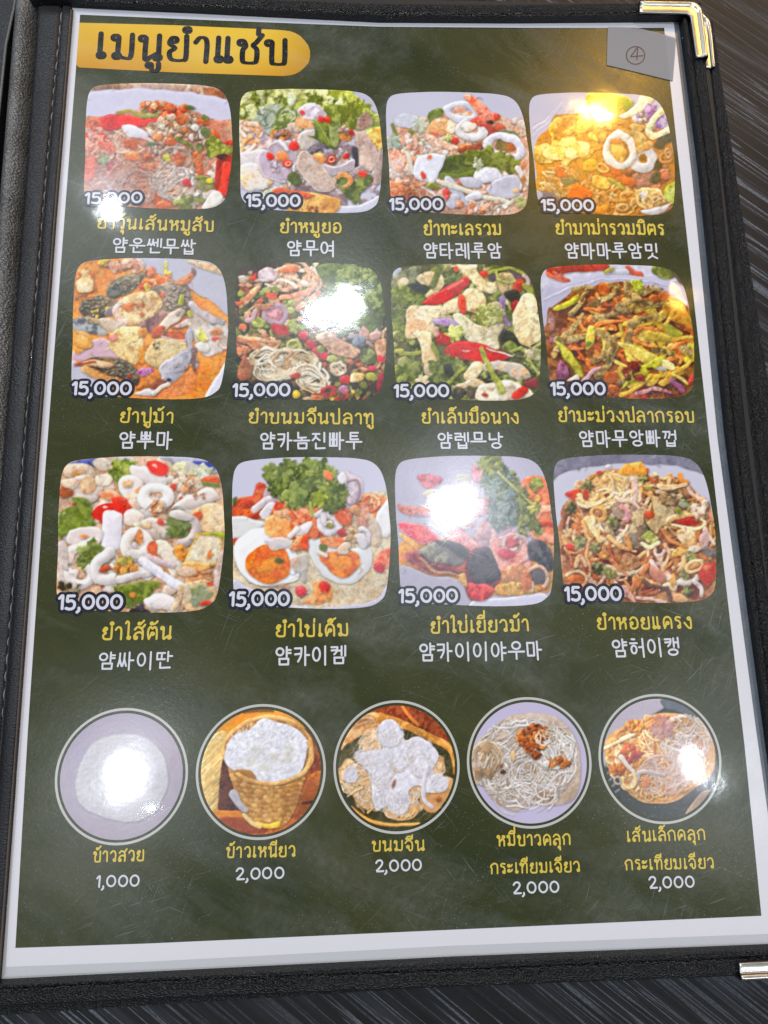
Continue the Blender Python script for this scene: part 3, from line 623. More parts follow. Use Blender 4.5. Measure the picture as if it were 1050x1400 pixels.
def d3():      # seafood salad
    c = Cv(907, 'c8c6e2', 13)
    c.G(300, 150, 250, .4, 'dad8ee')
    c.P([(50, 400), (120, 260), (280, 210), (450, 180), (700, 180), (880, 240), (970, 300), (980, 880), (60, 880)], 'd0ae9c', c2='c08a74', ao=.15, r=20)
    c.B(50, (200, 500, 150, 200), 20, 44, ['dcc0b0', 'd8b4a4', 'c8967e', 'e4d4cc']); c.B(50, (700, 650, 250, 170), 18, 44, ['d8c0b4', 'e0ccc4', 'c89c8c', 'cda898'])
    c.F(90, (520, 600, 420, 240), 130, 8, ['e0d0c4', 'd0b0a0', 'e8dcd8', 'c8a090', 'b89084'], al=.9); c.B(60, (540, 560, 420, 200), 16, 40, ['8c9c54', 'e0d0c8', 'c07050', 'd8b8a8', 'd89070', 'b8a090'])
    c.P([(70, 640), (200, 690), (280, 760), (90, 780)], 'd07848', c2='b8603c'); c.B(16, (150, 690, 70, 50), 14, 26, ['c86c44', 'd89068'])
    c.E(170, 235, 70, 50, 0, 'd6d8ea', sh=.12); c.B(20, (890, 290, 70, 60), 14, 30, ['dcc4bc', 'd8a078', 'e4d8d4'], al=.7)
    c.R(530, 180, 90, 52, 8, 24, 'dcdaee', sh=.3, spec=.1); c.E(515, 165, 40, 18, 0, 'd09078')
    c.P([(535, 75), (600, 70), (680, 130), (720, 190), (650, 200), (590, 130)], 'dc6048', c2='ea9078', spec=.15); c.S([(610, 260), (680, 210), (760, 215)], 26, 'd04a3a', spec=.2, c2='e88070'); c.E(715, 250, 26, 16, 0, '443028')
    c.P([(640, 250), (720, 260), (780, 330), (700, 345)], 'c85a50', c2='b04040'); c.E(780, 285, 34, 24, 0, 'c85444'); c.S([(790, 310), (860, 320), (900, 350)], 12, '6a8460')
    c.P([(310, 180), (400, 165), (410, 205), (350, 230), (320, 260)], '5c9430', c2='7ab04c'); c.L(260, 265, 60, '9cae8c', 'c8d4bc', al=.8)
    for p in [((85, 260), (110, 330), (150, 370)), ((190, 300), (240, 350), (290, 400))]: c.S(p, 12, '7e9c3e', w2=7)
    c.L(90, 370, 55, '9cc0a0', 'c0dcc4'); c.S([(145, 370), (180, 470), (205, 580)], 13, 'e2dcc8', w2=9)
    c.B(16, (210, 380, 60, 40), 14, 34, ['e0c8bc', 'd89c84', 'e8dcd4']); c.E(110, 500, 50, 70, 0, 'dcb8ac', c2='d88a70'); c.B(14, (330, 450, 120, 40), 14, 30, ['c8b4ac', 'e0d4cc', 'b09c90'])
    c.P([(290, 320), (350, 240), (430, 225), (490, 270), (480, 320), (380, 340), (330, 380)], 'd89e6c', c2='ecc8a8', spec=.15, r=12); c.P([(290, 320), (360, 350), (480, 400), (510, 420), (440, 430), (330, 390)], 'dea890', c2='e8c4b0'); c.S([(330, 330), (400, 300), (450, 310)], 8, 'c87848', ao=0, al=.6); c.E(358, 328, 24, 11, 10, 'd44a2c')
    c.E(560, 420, 70, 30, -10, 'd07a44', c2='e0a060'); c.P([(500, 430), (640, 380), (690, 370), (640, 450), (560, 460)], '9c4a38'); c.E(485, 368, 26, 24, 0, 'c42c24', spec=.2); c.L(450, 350, 26, '8aa050', 'b0c070')
    c.R(590, 300, 75, 48, 10, 26, 'e6e2e4', sh=.35, spec=.1, a0=320, a1=250); c.E(575, 280, 50, 30, 0, 'e0c8ae', c2='ecdcd0')
    c.E(820, 395, 70, 45, 12, '8a7a48', c2='b8603c'); c.R(812, 410, 112, 66, 14, 28, 'dcdaf0', sh=.35, spec=.12)
    c.P([(400, 480), (560, 460), (700, 440), (640, 560), (600, 600), (400, 600), (380, 560)], '3f6a24', c2='5c8a34'); c.L(700, 490, 90, '6a9434', '96b858'); c.L(800, 510, 80, '5c8a30', '8cb054'); c.L(860, 530, 60, '4c7a2a', '7ca048'); c.L(600, 480, 60, '5a8a2c', '86ac48')
    c.S([(400, 600), (500, 600), (610, 570)], 16, '6c9a34', spec=.1); c.P([(210, 590), (250, 470), (410, 455), (410, 520), (355, 640), (300, 635)], 'dedcec', sh=.25, spec=.1, mot=.03); c.E(318, 475, 16, 14, 0, 'dc5a34'); c.E(285, 592, 16, 28, -20, 'd8402c', spec=.2)
    c.E(700, 590, 90, 50, 5, 'dad8ea', sh=.25); c.L(640, 520, 40, '9cb884', 'c8d8b4'); c.P([(690, 680), (790, 610), (890, 595), (910, 690), (870, 745), (760, 740)], 'd2d0e8', sh=.2); c.E(880, 695, 18, 16, 0, 'dca070')
    c.E(590, 640, 80, 34, 10, 'd8d6ec', sh=.3); c.S([(900, 550), (920, 600), (910, 680)], 22, 'd4cccc', w2=8); c.E(925, 625, 18, 26, 0, 'b07c50')
    c.S([(440, 630), (500, 700), (560, 790)], 28, 'd8d6ee', spec=.1); c.S([(460, 780), (490, 740)], 30, 'd4d2ea'); c.S([(380, 630), (520, 680), (700, 740), (840, 770)], 14, 'e0dac4'); c.S([(640, 720), (580, 740)], 24, 'd8d6ea'); c.S([(800, 800), (880, 760), (940, 740)], 10, 'dcd6c4')
    c.E(430, 700, 24, 24, 0, 'd03c40', spec=.2); c.E(425, 735, 16, 18, 0, 'd85a68'); c.E(340, 665, 50, 24, 0, '8ca048', c2='b8a868'); c.B(26, (640, 800, 210, 38), 12, 26, ['c87c5c', 'e0b49c', 'd8a088', 'b86848', 'ece0dc']); c.L(920, 770, 40, '8c9c50', 'b4bc7c')
    return c
def d4():      # instant noodles with squid rings
    c = Cv(907, 'c9c4dc', 14)
    for i in range(5): c.S([(70, 260 + i * 22), (160, 210 + i * 12), (260, 110 + i * 8)], 5, ['b4aed0', 'dcd8ec'][i % 2], ao=0, al=.6)
    c.P([(80, 400), (170, 280), (220, 200), (420, 190), (620, 210), (820, 300), (1000, 330), (1000, 880), (110, 880), (90, 600)], 'c98a34', c2='b87028', r=16, ao=.2)
    c.P([(420, 60), (620, 60), (720, 120), (640, 190), (440, 150)], 'b8a838', c2='ccc058'); c.P([(620, 80), (720, 120), (640, 180)], '9cb82c')
    c.P([(160, 300), (200, 230), (260, 230), (270, 320), (200, 340)], 'd8b234', c2='e4c860'); c.P([(250, 220), (330, 200), (400, 260), (300, 330)], 'd8a040')
    c.B(50, (420, 340, 220, 110), 24, 56, ['d8943c', 'e0a848', 'cc8430', 'dcae54']); c.B(16, (250, 440, 150, 60), 34, 62, ['ddb45c', 'e0bc6c', 'd8a84c'], bump=1)
    c.E(210, 450, 80, 48, 0, 'd8b050', c2='e8cc84'); c.E(360, 430, 80, 50, -20, 'e0b45c', c2='e8c888'); c.E(440, 530, 60, 40, 0, 'd8a034')
    c.F(90, (230, 640, 130, 110), 150, 7, ['e0b070', 'c88a44', 'd8a058', 'b87434', 'ecc890'], ang=30, spread=70)
    c.F(70, (600, 720, 230, 120), 110, 8, ['dca460', 'c8803c', 'e0b478', 'd09048'], curl=5); c.B(30, (820, 600, 140, 80), 20, 44, ['b87454', 'c88460', 'a86448', '94583c'], bump=1.3)
    c.P([(720, 590), (840, 560), (860, 640), (760, 680)], 'ac7868', al=.8)
    for x, y in [(250, 580), (560, 590), (640, 600), (600, 560), (690, 630)]: c.E(x, y, 50, 26, 25, 'd06c34', c2='c05a28')
    c.P([(290, 710), (340, 650), (440, 690), (440, 740), (330, 750)], 'd8641c', spec=.15); c.P([(250, 610), (290, 660), (350, 630), (330, 610)], '70704a'); c.E(505, 640, 60, 40, 20, 'd8a040', c2='e4bc60'); c.S([(560, 620), (610, 640), (660, 670)], 12, '98983c')
    for x, y in [(900, 380), (880, 520), (950, 340), (860, 610)]: c.P([(x - 40, y + 20), (x, y - 40), (x + 40, y - 20), (x + 10, y + 40)], '4a4a34')
    c.R(930, 480, 40, 30, 0, 9, 'cc8c58'); c.E(930, 600, 40, 26, 0, 'c8704c'); c.R(945, 450, 20, 34, 0, 7, 'd8a070')
    c.B(30, (680, 250, 180, 60), 20, 46, ['d89a48', 'e0ac60', 'cc8838']); c.P([(600, 300), (760, 310), (830, 400), (740, 430)], 'dca850', c2='e4bc70')
    c.P([(620, 210), (720, 150), (780, 70), (860, 80), (800, 150), (720, 210)], 'd4cfa8', c2='e4e0c0'); c.L(830, 170, 50, '7a4a94', 'a884bc'); c.P([(790, 170), (820, 130), (860, 200), (830, 250)], '8448a0', c2='b494c8'); c.L(900, 250, 50, '8450a0', 'c8b0d4'); c.B(14, (780, 220, 60, 30), 12, 24, ['a084a4', 'd4c0c8'])
    c.S([(910, 170), (850, 240), (820, 310), (870, 340), (950, 300)], 20, 'dcd6a4', spec=.1)
    c.R(780, 490, 60, 62, 0, 30, 'e2dcd8', spec=.1); c.E(778, 480, 22, 20, 0, '8a5a2c'); c.S([(740, 430), (800, 400), (830, 390)], 24, 'dcae64'); c.E(808, 418, 14, 10, 0, 'd86c2c')
    c.E(625, 440, 50, 80, -12, 'd8a858', c2='e0b868'); c.R(630, 430, 86, 98, -20, 24, 'e4dcd0', spec=.12, sh=.35); c.E(625, 440, 42, 66, -15, 'e0b460', c2='d89c48'); c.E(610, 370, 40, 16, 0, 'd8843c')
    c.R(525, 545, 34, 24, 30, 8, 'e0b068'); c.R(650, 800, 30, 22, 0, 8, 'e0b070')
    c.P([(740, 690), (880, 680), (890, 750), (760, 760)], 'dcbc78', c2='ecdcb0'); c.E(785, 730, 36, 18, 10, 'e4e0e8'); c.R(820, 760, 80, 50, 10, 10, 'e0b474', a0=10, a1=220); c.F(14, (850, 760, 70, 50), 80, 8, ['e0b478'], curl=4)
    c.P([(980, 640), (920, 680), (920, 740), (960, 775), (1000, 770), (1000, 640)], 'b4cc3c', c2='ccdc6c'); c.P([(980, 770), (880, 850), (760, 830), (900, 800)], 'd4cccc'); c.E(510, 815, 50, 30, 0, 'd8842c', spec=.2)
    c.P([(100, 700), (200, 720), (240, 760), (110, 790)], '7c6c70'); c.P([(90, 690), (130, 720), (120, 760), (80, 740)], 'c8c0d0')
    return c
def d5():      # blue crab in orange broth
    c = Cv(959, 'dd8a34', 15)
    c.P([(30, 30), (1030, 30), (1030, 960), (30, 960)], 'dd8e3c', c2='d87c30', sh=.05, ao=0, r=30)
    c.P([(450, 30), (1030, 30), (1030, 370), (930, 320), (780, 230), (640, 150), (520, 110)], 'd6d2e8', mot=.02, sh=.12, r=16); c.P([(760, 55), (900, 65), (980, 140), (860, 100)], 'e0bc94')
    c.P([(30, 690), (120, 720), (220, 780), (260, 960), (30, 960)], 'd2cce0', mot=.02); c.P([(840, 960), (1030, 660), (1030, 960)], 'd4d0e4', mot=.02); c.P([(60, 600), (180, 540), (280, 560), (340, 660), (60, 680)], 'd4a4b4', mot=.03, ao=0)
    c.P([(560, 860), (760, 740), (850, 700), (760, 880), (560, 900)], 'd07a4c', al=.8, ao=0); c.P([(420, 880), (540, 850), (560, 900)], 'd4ccdc')
    c.B(26, (120, 200, 80, 80), 20, 40, ['dc9a54', 'e0b478', 'd07834', 'c86424']); c.E(120, 200, 55, 50, 0, 'e2c088', c2='ecd4ac'); c.B(10, (250, 70, 60, 20), 10, 22, ['d8bc48', 'cc8038'])
    c.B(20, (380, 90, 100, 40), 16, 40, ['dcac90', 'd4886c', 'c8a494']); c.B(20, (560, 150, 110, 40), 16, 36, ['d8703c', 'd07a5c', 'e09868']); c.B(12, (540, 215, 90, 20), 14, 30, ['cc5030', 'b43430', 'b8a040'])
    c.P([(250, 240), (300, 170), (440, 130), (500, 110), (480, 170), (390, 260), (290, 290)], '5a5244', c2='8c7c5c', bump=1.3)
    def scales(reg, n, r, a=0, cols=('a89a80', 'c4b498', '8a7c68')):
        for i in range(n):
            x, y = c.pt(reg); c.E(x, y, r * .7, r * .5, a, cols[i % len(cols)], ao=.35, spec=.1, wob=.02, al=.6)
    scales((360, 190, 100, 45), 60, 13); c.E(310, 240, 52, 34, -10, '34342f', c2='6c6c60', bump=1.2, spec=.15)
    c.P([(90, 330), (190, 270), (300, 290), (350, 340), (230, 410), (120, 400)], '504840', c2='7c6c58', bump=1.2); scales((190, 330, 100, 50), 55, 12, cols=('948c80', 'b0a890', 'cca868')); c.B(10, (220, 370, 80, 30), 8, 16, ['ccc040', 'd8b04c'])
    c.P([(240, 370), (390, 290), (420, 270), (300, 400)], '7c6c70')
    c.P([(640, 180), (760, 200), (790, 320), (770, 380), (540, 400), (480, 360), (500, 250)], '807064', c2='a89484', bump=.8); scales((690, 290, 95, 85), 90, 14, cols=('ccb8a8', 'b8a898', 'd8c8b8'))
    c.P([(310, 340), (380, 270), (460, 245), (560, 250), (600, 330), (560, 390), (450, 450), (350, 430)], 'd0ab7c', c2='dcb88c', bump=1.6); c.R(385, 365, 70, 70, 0, 18, 'dcb8ac', a0=90, a1=240); c.E(390, 345, 34, 28, 0, 'd47038', spec=.1); c.B(10, (470, 350, 70, 60), 8, 16, ['c85c30', 'b04a28', 'd88a50']); c.E(602, 272, 14, 13, 0, 'd05a34')
    c.P([(680, 190), (740, 150), (800, 98), (800, 140), (750, 200)], 'd08a58', c2='b86c48'); c.E(795, 112, 12, 16, 30, '7c5c58'); c.S([(630, 60), (625, 120), (650, 120)], 9, 'c8c440')
    c.P([(450, 460), (560, 390), (640, 380), (600, 460), (540, 500)], '6e4a4c', c2='8c6a6c'); c.P([(540, 510), (600, 430), (650, 370), (720, 345), (740, 380), (680, 450), (590, 520)], 'd8c8b8', edge='a8643c', spec=.15); c.P([(540, 525), (560, 470), (620, 470), (600, 510)], 'c0562c'); scales((720, 370, 40, 30), 14, 11)
    c.P([(660, 475), (760, 400), (860, 390), (840, 430), (740, 470)], 'd4c0b4', edge='a0483c'); c.P([(620, 500), (720, 500), (740, 550), (640, 540)], 'c8602c', edge='8c2834'); c.S([(600, 520), (690, 545), (740, 550)], 7, 'ddb4b4')
    c.P([(40, 420), (130, 400), (200, 450), (260, 520), (100, 500), (40, 460)], '5c5c60', c2='a8a8a8', spec=.3); c.P([(180, 440), (240, 410), (370, 450), (380, 490), (270, 490)], 'dcc8b8', c2='b4a08c'); c.P([(120, 400), (200, 410), (210, 450), (150, 440)], '94846c'); c.P([(60, 500), (140, 500), (160, 580), (60, 630)], 'd8a860', c2='c8843c'); c.E(110, 560, 48, 46, 0, 'dcb074', c2='c89048', bump=1.4)
    c.P([(260, 540), (330, 470), (440, 460), (480, 510), (480, 620), (440, 690), (360, 680), (290, 610)], 'd8b070', c2='e4c890', bump=1.8); c.E(295, 530, 34, 22, 0, 'd07870'); c.E(480, 500, 30, 30, 0, 'd88a40'); c.E(475, 640, 24, 50, 0, 'dc8c2c')
    c.P([(490, 650), (560, 540), (660, 540), (760, 570), (760, 630), (660, 690), (540, 710)], 'd6c294', c2='c8a878', bump=2.2); c.B(6, (560, 570, 20, 30), 4, 8, ['5c4430'])
    c.P([(790, 330), (850, 370), (1000, 430), (1010, 560), (960, 630), (850, 640), (800, 540), (760, 480)], 'cdb8a8', c2='d8ccc8', bump=.9); scales((940, 430, 55, 30), 30, 11, cols=('bcb4b8', 'd4ccd0')); c.S([(790, 330), (850, 380), (920, 420)], 24, 'c4b4b4'); c.E(935, 540, 22, 14, 0, 'd04c20'); c.E(940, 500, 34, 20, 0, 'd8803c'); c.E(850, 590, 44, 34, 20, 'dcd4c8'); c.R(990, 560, 40, 30, 0, 8, 'd8b4a4', a0=60, a1=200)
    c.P([(800, 500), (850, 480), (890, 540), (840, 550)], 'c8c444', c2='dcd8a0', jag=10); c.P([(690, 330), (715, 260), (740, 280), (730, 330)], 'bcc440'); c.E(775, 382, 20, 16, 0, 'ccc03c')
    c.P([(740, 520), (790, 500), (790, 600), (830, 690), (810, 745), (775, 690), (765, 610)], '8c7470', c2='b4a4a8'); c.S([(765, 500), (770, 560), (775, 600)], 18, 'c8c0cc'); c.S([(800, 610), (795, 680), (810, 740)], 20, '745a58', w2=6)
    c.P([(60, 700), (170, 655), (300, 655), (420, 700), (460, 780), (430, 830), (300, 780), (160, 720)], '564a40', c2='7c6850', bump=1); scales((340, 720, 90, 50), 70, 13, cols=('a49880', 'c4b898', '7c7060')); c.P([(60, 700), (150, 670), (290, 690), (280, 720), (150, 715)], 'd8b890', edge='b05c34'); c.S([(62, 702), (120, 690), (180, 690)], 9, 'a44830', w2=5); c.S([(120, 730), (220, 780), (300, 800)], 22, 'd89c60'); c.E(395, 772, 15, 13, 0, 'b83428')
    c.P([(430, 755), (480, 720), (550, 725), (540, 755), (480, 770)], '9c4a8c', c2='b878a8')
    c.P([(430, 850), (500, 780), (590, 710), (620, 700), (600, 790), (540, 830)], 'd88442', edge='b86028'); c.P([(600, 780), (590, 700), (760, 610), (780, 680), (720, 770), (640, 820), (560, 890), (530, 870)], 'c6bec6', c2='a8a4b8', spec=.15); scales((720, 720, 40, 40), 18, 12, cols=('c0a898', 'd4c4b8')); c.P([(520, 840), (580, 790), (630, 800), (570, 850)], '7c4430'); c.E(645, 790, 14, 10, 0, '2c2430')
    c.S([(550, 880), (600, 840), (640, 820)], 14, 'd8c8b8'); return c
def d6():      # rice noodles with mackerel
    c = Cv(936, '3c3428', 16)
    c.B(170, (500, 500, 520, 460), 20, 50, ['5c5a30', '3c3a24', '6a7434', '784028', '8a6a48', '4c3020', '2c2a22'], bump=1)
    c.F(150, (520, 500, 500, 440), 110, 8, ['7c6a44', '5c7434', 'a07c58', '6c3c2c', '8c5a40', 'c0a484', '9c9450'])
    c.B(160, (500, 450, 480, 380), 12, 34, ['8a9440', 'a85038', 'c09070', '5c3c30', '6c8a40', 'b06c50', '4c4438', 'd0b098'])
    c.B(60, (300, 250, 260, 200), 14, 34, ['d0a080', 'c89070', '84943c', 'a84030', 'd8c0b0', '5a7a34'])
    c.F(40, (380, 140, 200, 70), 150, 10, ['d8b8a0', 'c89a7c', 'e0ccb8', 'd0a48c'], ang=-10, spread=80); c.P([(330, 80), (420, 60), (445, 90), (400, 110), (340, 100)], 'c06a48'); c.P([(200, 100), (280, 70), (320, 130), (230, 160)], 'ccaab0', c2='dcc8cc')
    c.P([(135, 140), (185, 105), (190, 135), (150, 155)], 'cc3024'); c.E(95, 230, 22, 18, 0, '9ca040'); c.S([(100, 300), (150, 240), (200, 200)], 22, 'c87c54', w2=14, c2='e0b088'); c.P([(50, 280), (110, 280), (90, 300), (60, 300)], 'd0542c')
    c.P([(560, 60), (800, 55), (940, 110), (980, 240), (960, 470), (820, 450), (700, 300), (620, 180)], '4c7a34', c2='689a48', bump=1, ao=.2)
    for i in range(34):
        x, y = c.pt((790, 250, 200, 190)); c.L(x, y, 50, ['4c8030', '6aa044', '3c6c2c', '84b458'][i % 4], '98c470', ao=.3)
    for x, y in [(220, 240), (250, 215), (300, 205), (200, 430), (215, 405), (405, 290), (400, 340)]: c.E(x, y, 26, 22, 20, '6a8c40', c2='a4bc70', spec=.15)
    c.E(280, 250, 34, 20, 10, 'c85434'); c.S([(340, 265), (430, 240), (510, 225)], 14, 'c87c60')
    c.E(300, 370, 70, 58, -10, 'b0707c', c2='c48a90'); c.R(305, 365, 68, 56, -5, 14, 'c8a0b4', spec=.1); c.S([(250, 320), (180, 310), (290, 300)], 18, 'c07c5c', w2=8)
    c.S([(180, 340), (160, 390), (130, 400)], 14, 'd8a8b0'); c.E(200, 415, 40, 36, 0, '7c9a3c', c2='a8bc60', spec=.1); c.E(100, 440, 24, 20, 0, 'b8603c')
    c.P([(280, 430), (360, 430), (400, 470), (370, 500), (300, 480)], 'b83034', c2='902428'); c.L(420, 450, 40, '6c8c44', '94ac68')
    c.P([(70, 500), (140, 500), (250, 530), (330, 580), (300, 600), (180, 560), (80, 540)], 'b06c44', c2='d49a70', bump=1.2); c.F(20, (220, 540, 110, 40), 90, 8, ['d8a078', 'b46840', 'e0bc98'], ang=15, spread=40); c.B(8, (100, 600, 40, 30), 14, 30, ['b8704c', 'cc9470'])
    c.S([(320, 510), (380, 505), (430, 550)], 14, '54482c'); c.E(420, 560, 60, 40, 20, '7e8c40', c2='b4b468'); c.R(420, 560, 46, 34, 20, 8, 'b8b870')
    for x, y in [(530, 550), (480, 495), (560, 600), (610, 620)]: c.E(x, y, 36, 28, 20, 'b42c3c', spec=.15)
    for x, y in [(455, 450), (585, 580), (660, 635)]: c.E(x, y, 28, 24, 0, '84a044', c2='a8bc68')
    c.P([(560, 500), (640, 480), (780, 560), (830, 590), (800, 640), (700, 620), (620, 570)], 'b88c74', c2='c89c7c', bump=1.5); c.B(16, (860, 500, 90, 50), 16, 36, ['b08c84', '8c7c80', 'a89c9c']); c.B(8, (820, 530, 50, 30), 14, 30, ['5c6478', '7c8494'])
    c.E(880, 625, 54, 50, 0, '54703c', c2='7c9458', bump=1.5); c.P([(930, 540), (990, 520), (990, 620), (940, 640)], 'b87c5c', c2='cc9c7c'); c.E(965, 645, 34, 22, 20, 'b82c34'); c.R(890, 660, 66, 50, 0, 9, 'c08068', a0=0, a1=140); c.E(905, 700, 30, 18, 0, 'b03040')
    c.P([(95, 640), (110, 620), (160, 680), (150, 760), (80, 770), (75, 700)], 'b4704c', c2='8c4c34')
    for k_ in range(3): c.F(26, (250 + 110 * k_, 660 + 10 * k_, 120, 60), 220, 6, ['e0d0b4', 'd4bc98', 'ece0cc', 'c4a47c'], ang=5 + 12 * k_, spread=70, curl=2)
    for i in range(16): c.R(520 + 4 * i % 30, 745 + (i * 17) % 40, 60 + (i * 7) % 55, 34 + (i * 5) % 40, -10 + i * 3, 6, ['e4d4b8', 'd0b48c', 'ece0cc'][i % 3], a0=(i * 60) % 360, a1=(i * 60 + 220) % 360)
    for i in range(12): c.R(320, 700, 80 + 6 * i, 24 + 5 * i, -12, 5, ['e4d4b8', 'd0b48c', 'ece0cc'][i % 3], a0=20, a1=200)
    c.F(16, (700, 700, 50, 40), 110, 5, ['e0d0bc', 'd0b898'], curl=3); c.E(430, 745, 34, 20, 0, 'c03c38')
    c.E(735, 775, 34, 30, 0, 'c0242c', spec=.25); c.P([(780, 740), (850, 730), (870, 760), (820, 785), (770, 790)], 'd0ac64', c2='dcc490', spec=.1); c.E(858, 805, 26, 24, 0, '749a34', spec=.15); c.E(905, 755, 34, 26, 0, 'a8a844'); c.E(955, 780, 22, 60, 15, 'a0283c')
    c.R(640, 845, 36, 34, 0, 12, 'bc3434'); c.E(725, 835, 34, 26, 0, 'c07898', spec=.2); c.B(30, (730, 870, 260, 26), 12, 26, ['8c3028', '5c4c2c', 'b84438', '6a7434', 'c8b844', '4c3440']); c.E(565, 880, 34, 18, 0, 'cc7040'); c.E(430, 860, 24, 28, 0, 'ccac2c')
    return c
def d7():      # chicken feet with chillies
    c = Cv(936, '5a5c34', 17)
    c.B(130, (520, 480, 520, 460), 24, 60, ['5c6c30', '6c7c3a', '4c4a34', '8c8458', '3c4428', 'a09468', '5a4450', '788a44'], bump=1)
    c.F(60, (520, 480, 480, 430), 140, 10, ['7c9440', '94a850', 'b4bc74', '5c7a30', 'c8c49c'])
    for i in range(26): x, y = c.pt((500, 500, 480, 430)); c.L(x, y, 34 + 40 * c.rg.random(), ['4c6c2c', '6c8c3c', '3c5424', '88a44c'][i % 4], 'a0b464')
    c.P([(60, 80), (110, 85), (80, 160), (50, 180)], 'c8c8dc'); c.P([(40, 160), (120, 90), (240, 70), (200, 180), (80, 220)], '6c7458', c2='8c9474'); c.E(120, 170, 40, 34, 0, 'c8b494', c2='dcd0b4'); c.L(190, 260, 110, '5a8434', '88ac50'); c.L(110, 250, 80, '6c9440', '98b460'); c.L(90, 360, 70, '54743c', '7c9454'); c.P([(150, 180), (240, 170), (280, 210), (240, 240)], '34403c')
    ch = dict(bump=.7, sh=.3, r=12, mot=.05)
    c.P([(210, 130), (280, 95), (350, 110), (380, 170), (300, 260), (260, 250), (290, 190), (230, 170)], 'd2ba8c', c2='dcc8a0', **ch); c.P([(420, 60), (570, 50), (580, 90), (640, 150), (700, 170), (700, 220), (600, 220), (520, 130), (430, 90)], 'd8c090', c2='e4d0a4', **ch)
    c.P([(700, 120), (790, 110), (810, 200), (740, 240)], 'c0a880', c2='8c8458'); c.L(430, 130, 60, '4c7030', '7c9c4c')
    c.S([(350, 65), (330, 120), (300, 180)], 20, '5c7c3c', spec=.1); c.E(625, 105, 26, 20, 20, 'b02c24', spec=.2); c.E(445, 85, 16, 18, 0, 'c8402c'); c.S([(660, 100), (740, 80), (860, 100), (940, 250)], 9, 'a0b44c'); c.S([(700, 90), (720, 150), (800, 160)], 6, 'a8b85c'); c.E(842, 180, 36, 44, 20, 'b84430', spec=.15, c2='a03020'); c.S([(870, 120), (900, 150), (890, 190)], 12, 'd0b4b8'); c.S([(880, 180), (920, 230), (940, 280)], 14, '9cb04c')
    c.P([(750, 230), (830, 210), (860, 260), (800, 290)], '2c2c24'); c.E(825, 310, 30, 40, 20, 'a02c2c'); c.S([(740, 270), (745, 350), (780, 430)], 22, 'a484b8', w2=10, c2='8c6ca0'); c.E(790, 370, 28, 30, 0, '5c7c34')
    c.P([(365, 300), (420, 265), (490, 280), (480, 350), (400, 350)], 'dcc8a0', **ch); c.P([(470, 270), (510, 210), (560, 205), (620, 240), (640, 320), (600, 365), (520, 340), (480, 310)], 'e0cca4', c2='d4b888', **ch); c.E(690, 320, 44, 40, 0, 'd8c49c'); c.P([(460, 250), (500, 245), (515, 345), (480, 350)], 'd04430'); c.E(570, 330, 30, 14, 0, 'd8a068')
    c.P([(240, 285), (350, 220), (440, 165), (500, 130), (530, 160), (510, 200), (430, 260), (350, 305), (260, 300)], 'c42420', spec=.3, c2='b01c1c', bump=.2); c.S([(400, 210), (450, 180), (490, 155)], 6, 'e88070', ao=0, al=.7)
    c.P([(150, 320), (220, 305), (370, 320), (385, 380), (330, 420), (300, 470), (240, 500), (140, 510), (140, 400)], 'dcc098', c2='e4d0ac', **ch); c.E(215, 430, 60, 40, 30, 'd8946c', al=.6, ao=0, sh=.1); c.P([(200, 490), (290, 470), (300, 540), (330, 640), (320, 690), (250, 680), (230, 580)], 'e0cca4', c2='d4bc90', **ch); c.E(290, 710, 50, 30, 20, 'd8c4a0')
    c.P([(430, 370), (490, 360), (560, 420), (640, 430), (680, 380), (740, 390), (745, 440), (710, 500), (720, 580), (640, 560), (560, 540), (500, 500), (460, 440)], 'dcd0a8', c2='e0d4b4', **ch)
    c.P([(860, 250), (940, 245), (960, 350), (880, 400), (820, 440), (800, 400)], 'dcc49c', c2='e8d8b4', **ch); c.P([(840, 400), (970, 360), (980, 510), (900, 560), (840, 530), (810, 460)], 'd8c090', c2='e4d0a4', bump=1.6)
    c.L(640, 370, 80, '8ca44c', 'c0cc80'); c.L(700, 370, 60, '9cb058', 'c8d08c'); c.S([(580, 380), (610, 420)], 12, '7c9c38')
    c.P([(300, 410), (340, 390), (430, 395), (480, 460), (440, 450), (360, 430)], 'a07cac', c2='bc9cc4'); c.L(440, 490, 62, '9cb040', 'ccd47c', n=6); c.E(370, 520, 44, 40, 20, 'a82024', spec=.2); c.P([(300, 460), (340, 440), (340, 500), (320, 500)], 'b08478')
    c.P([(730, 480), (800, 480), (850, 560), (740, 560)], '2c3420'); c.E(785, 570, 50, 34, 10, '6c8c34', c2='8cac4c', spec=.15); c.S([(790, 600), (850, 570)], 10, '94b048')
    c.P([(385, 590), (420, 550), (500, 530), (600, 540), (680, 570), (790, 630), (700, 660), (600, 660), (450, 640), (395, 620)], 'c8221f', spec=.35, c2='b41a1c', bump=.2, r=12); c.E(510, 592, 26, 8, 5, 'f0c0b8', ao=0, al=.8); c.S([(650, 570), (720, 600), (800, 630)], 5, 'ecd8c8')
    c.S([(310, 550), (330, 610), (355, 670)], 15, '8ca040'); c.S([(100, 610), (150, 608), (220, 600)], 12, '9cb04c'); c.S([(80, 595), (110, 595)], 12, 'a4b454'); c.L(150, 720, 90, '5c7c34', '88a050'); c.L(240, 780, 50, 'ccb890', 'dcd0b0'); c.L(370, 720, 110, '4c7030', '7c9c48'); c.L(440, 700, 70, '5c8434', '90ac54'); c.P([(370, 680), (420, 670), (430, 740), (380, 740)], '2c3c2c')
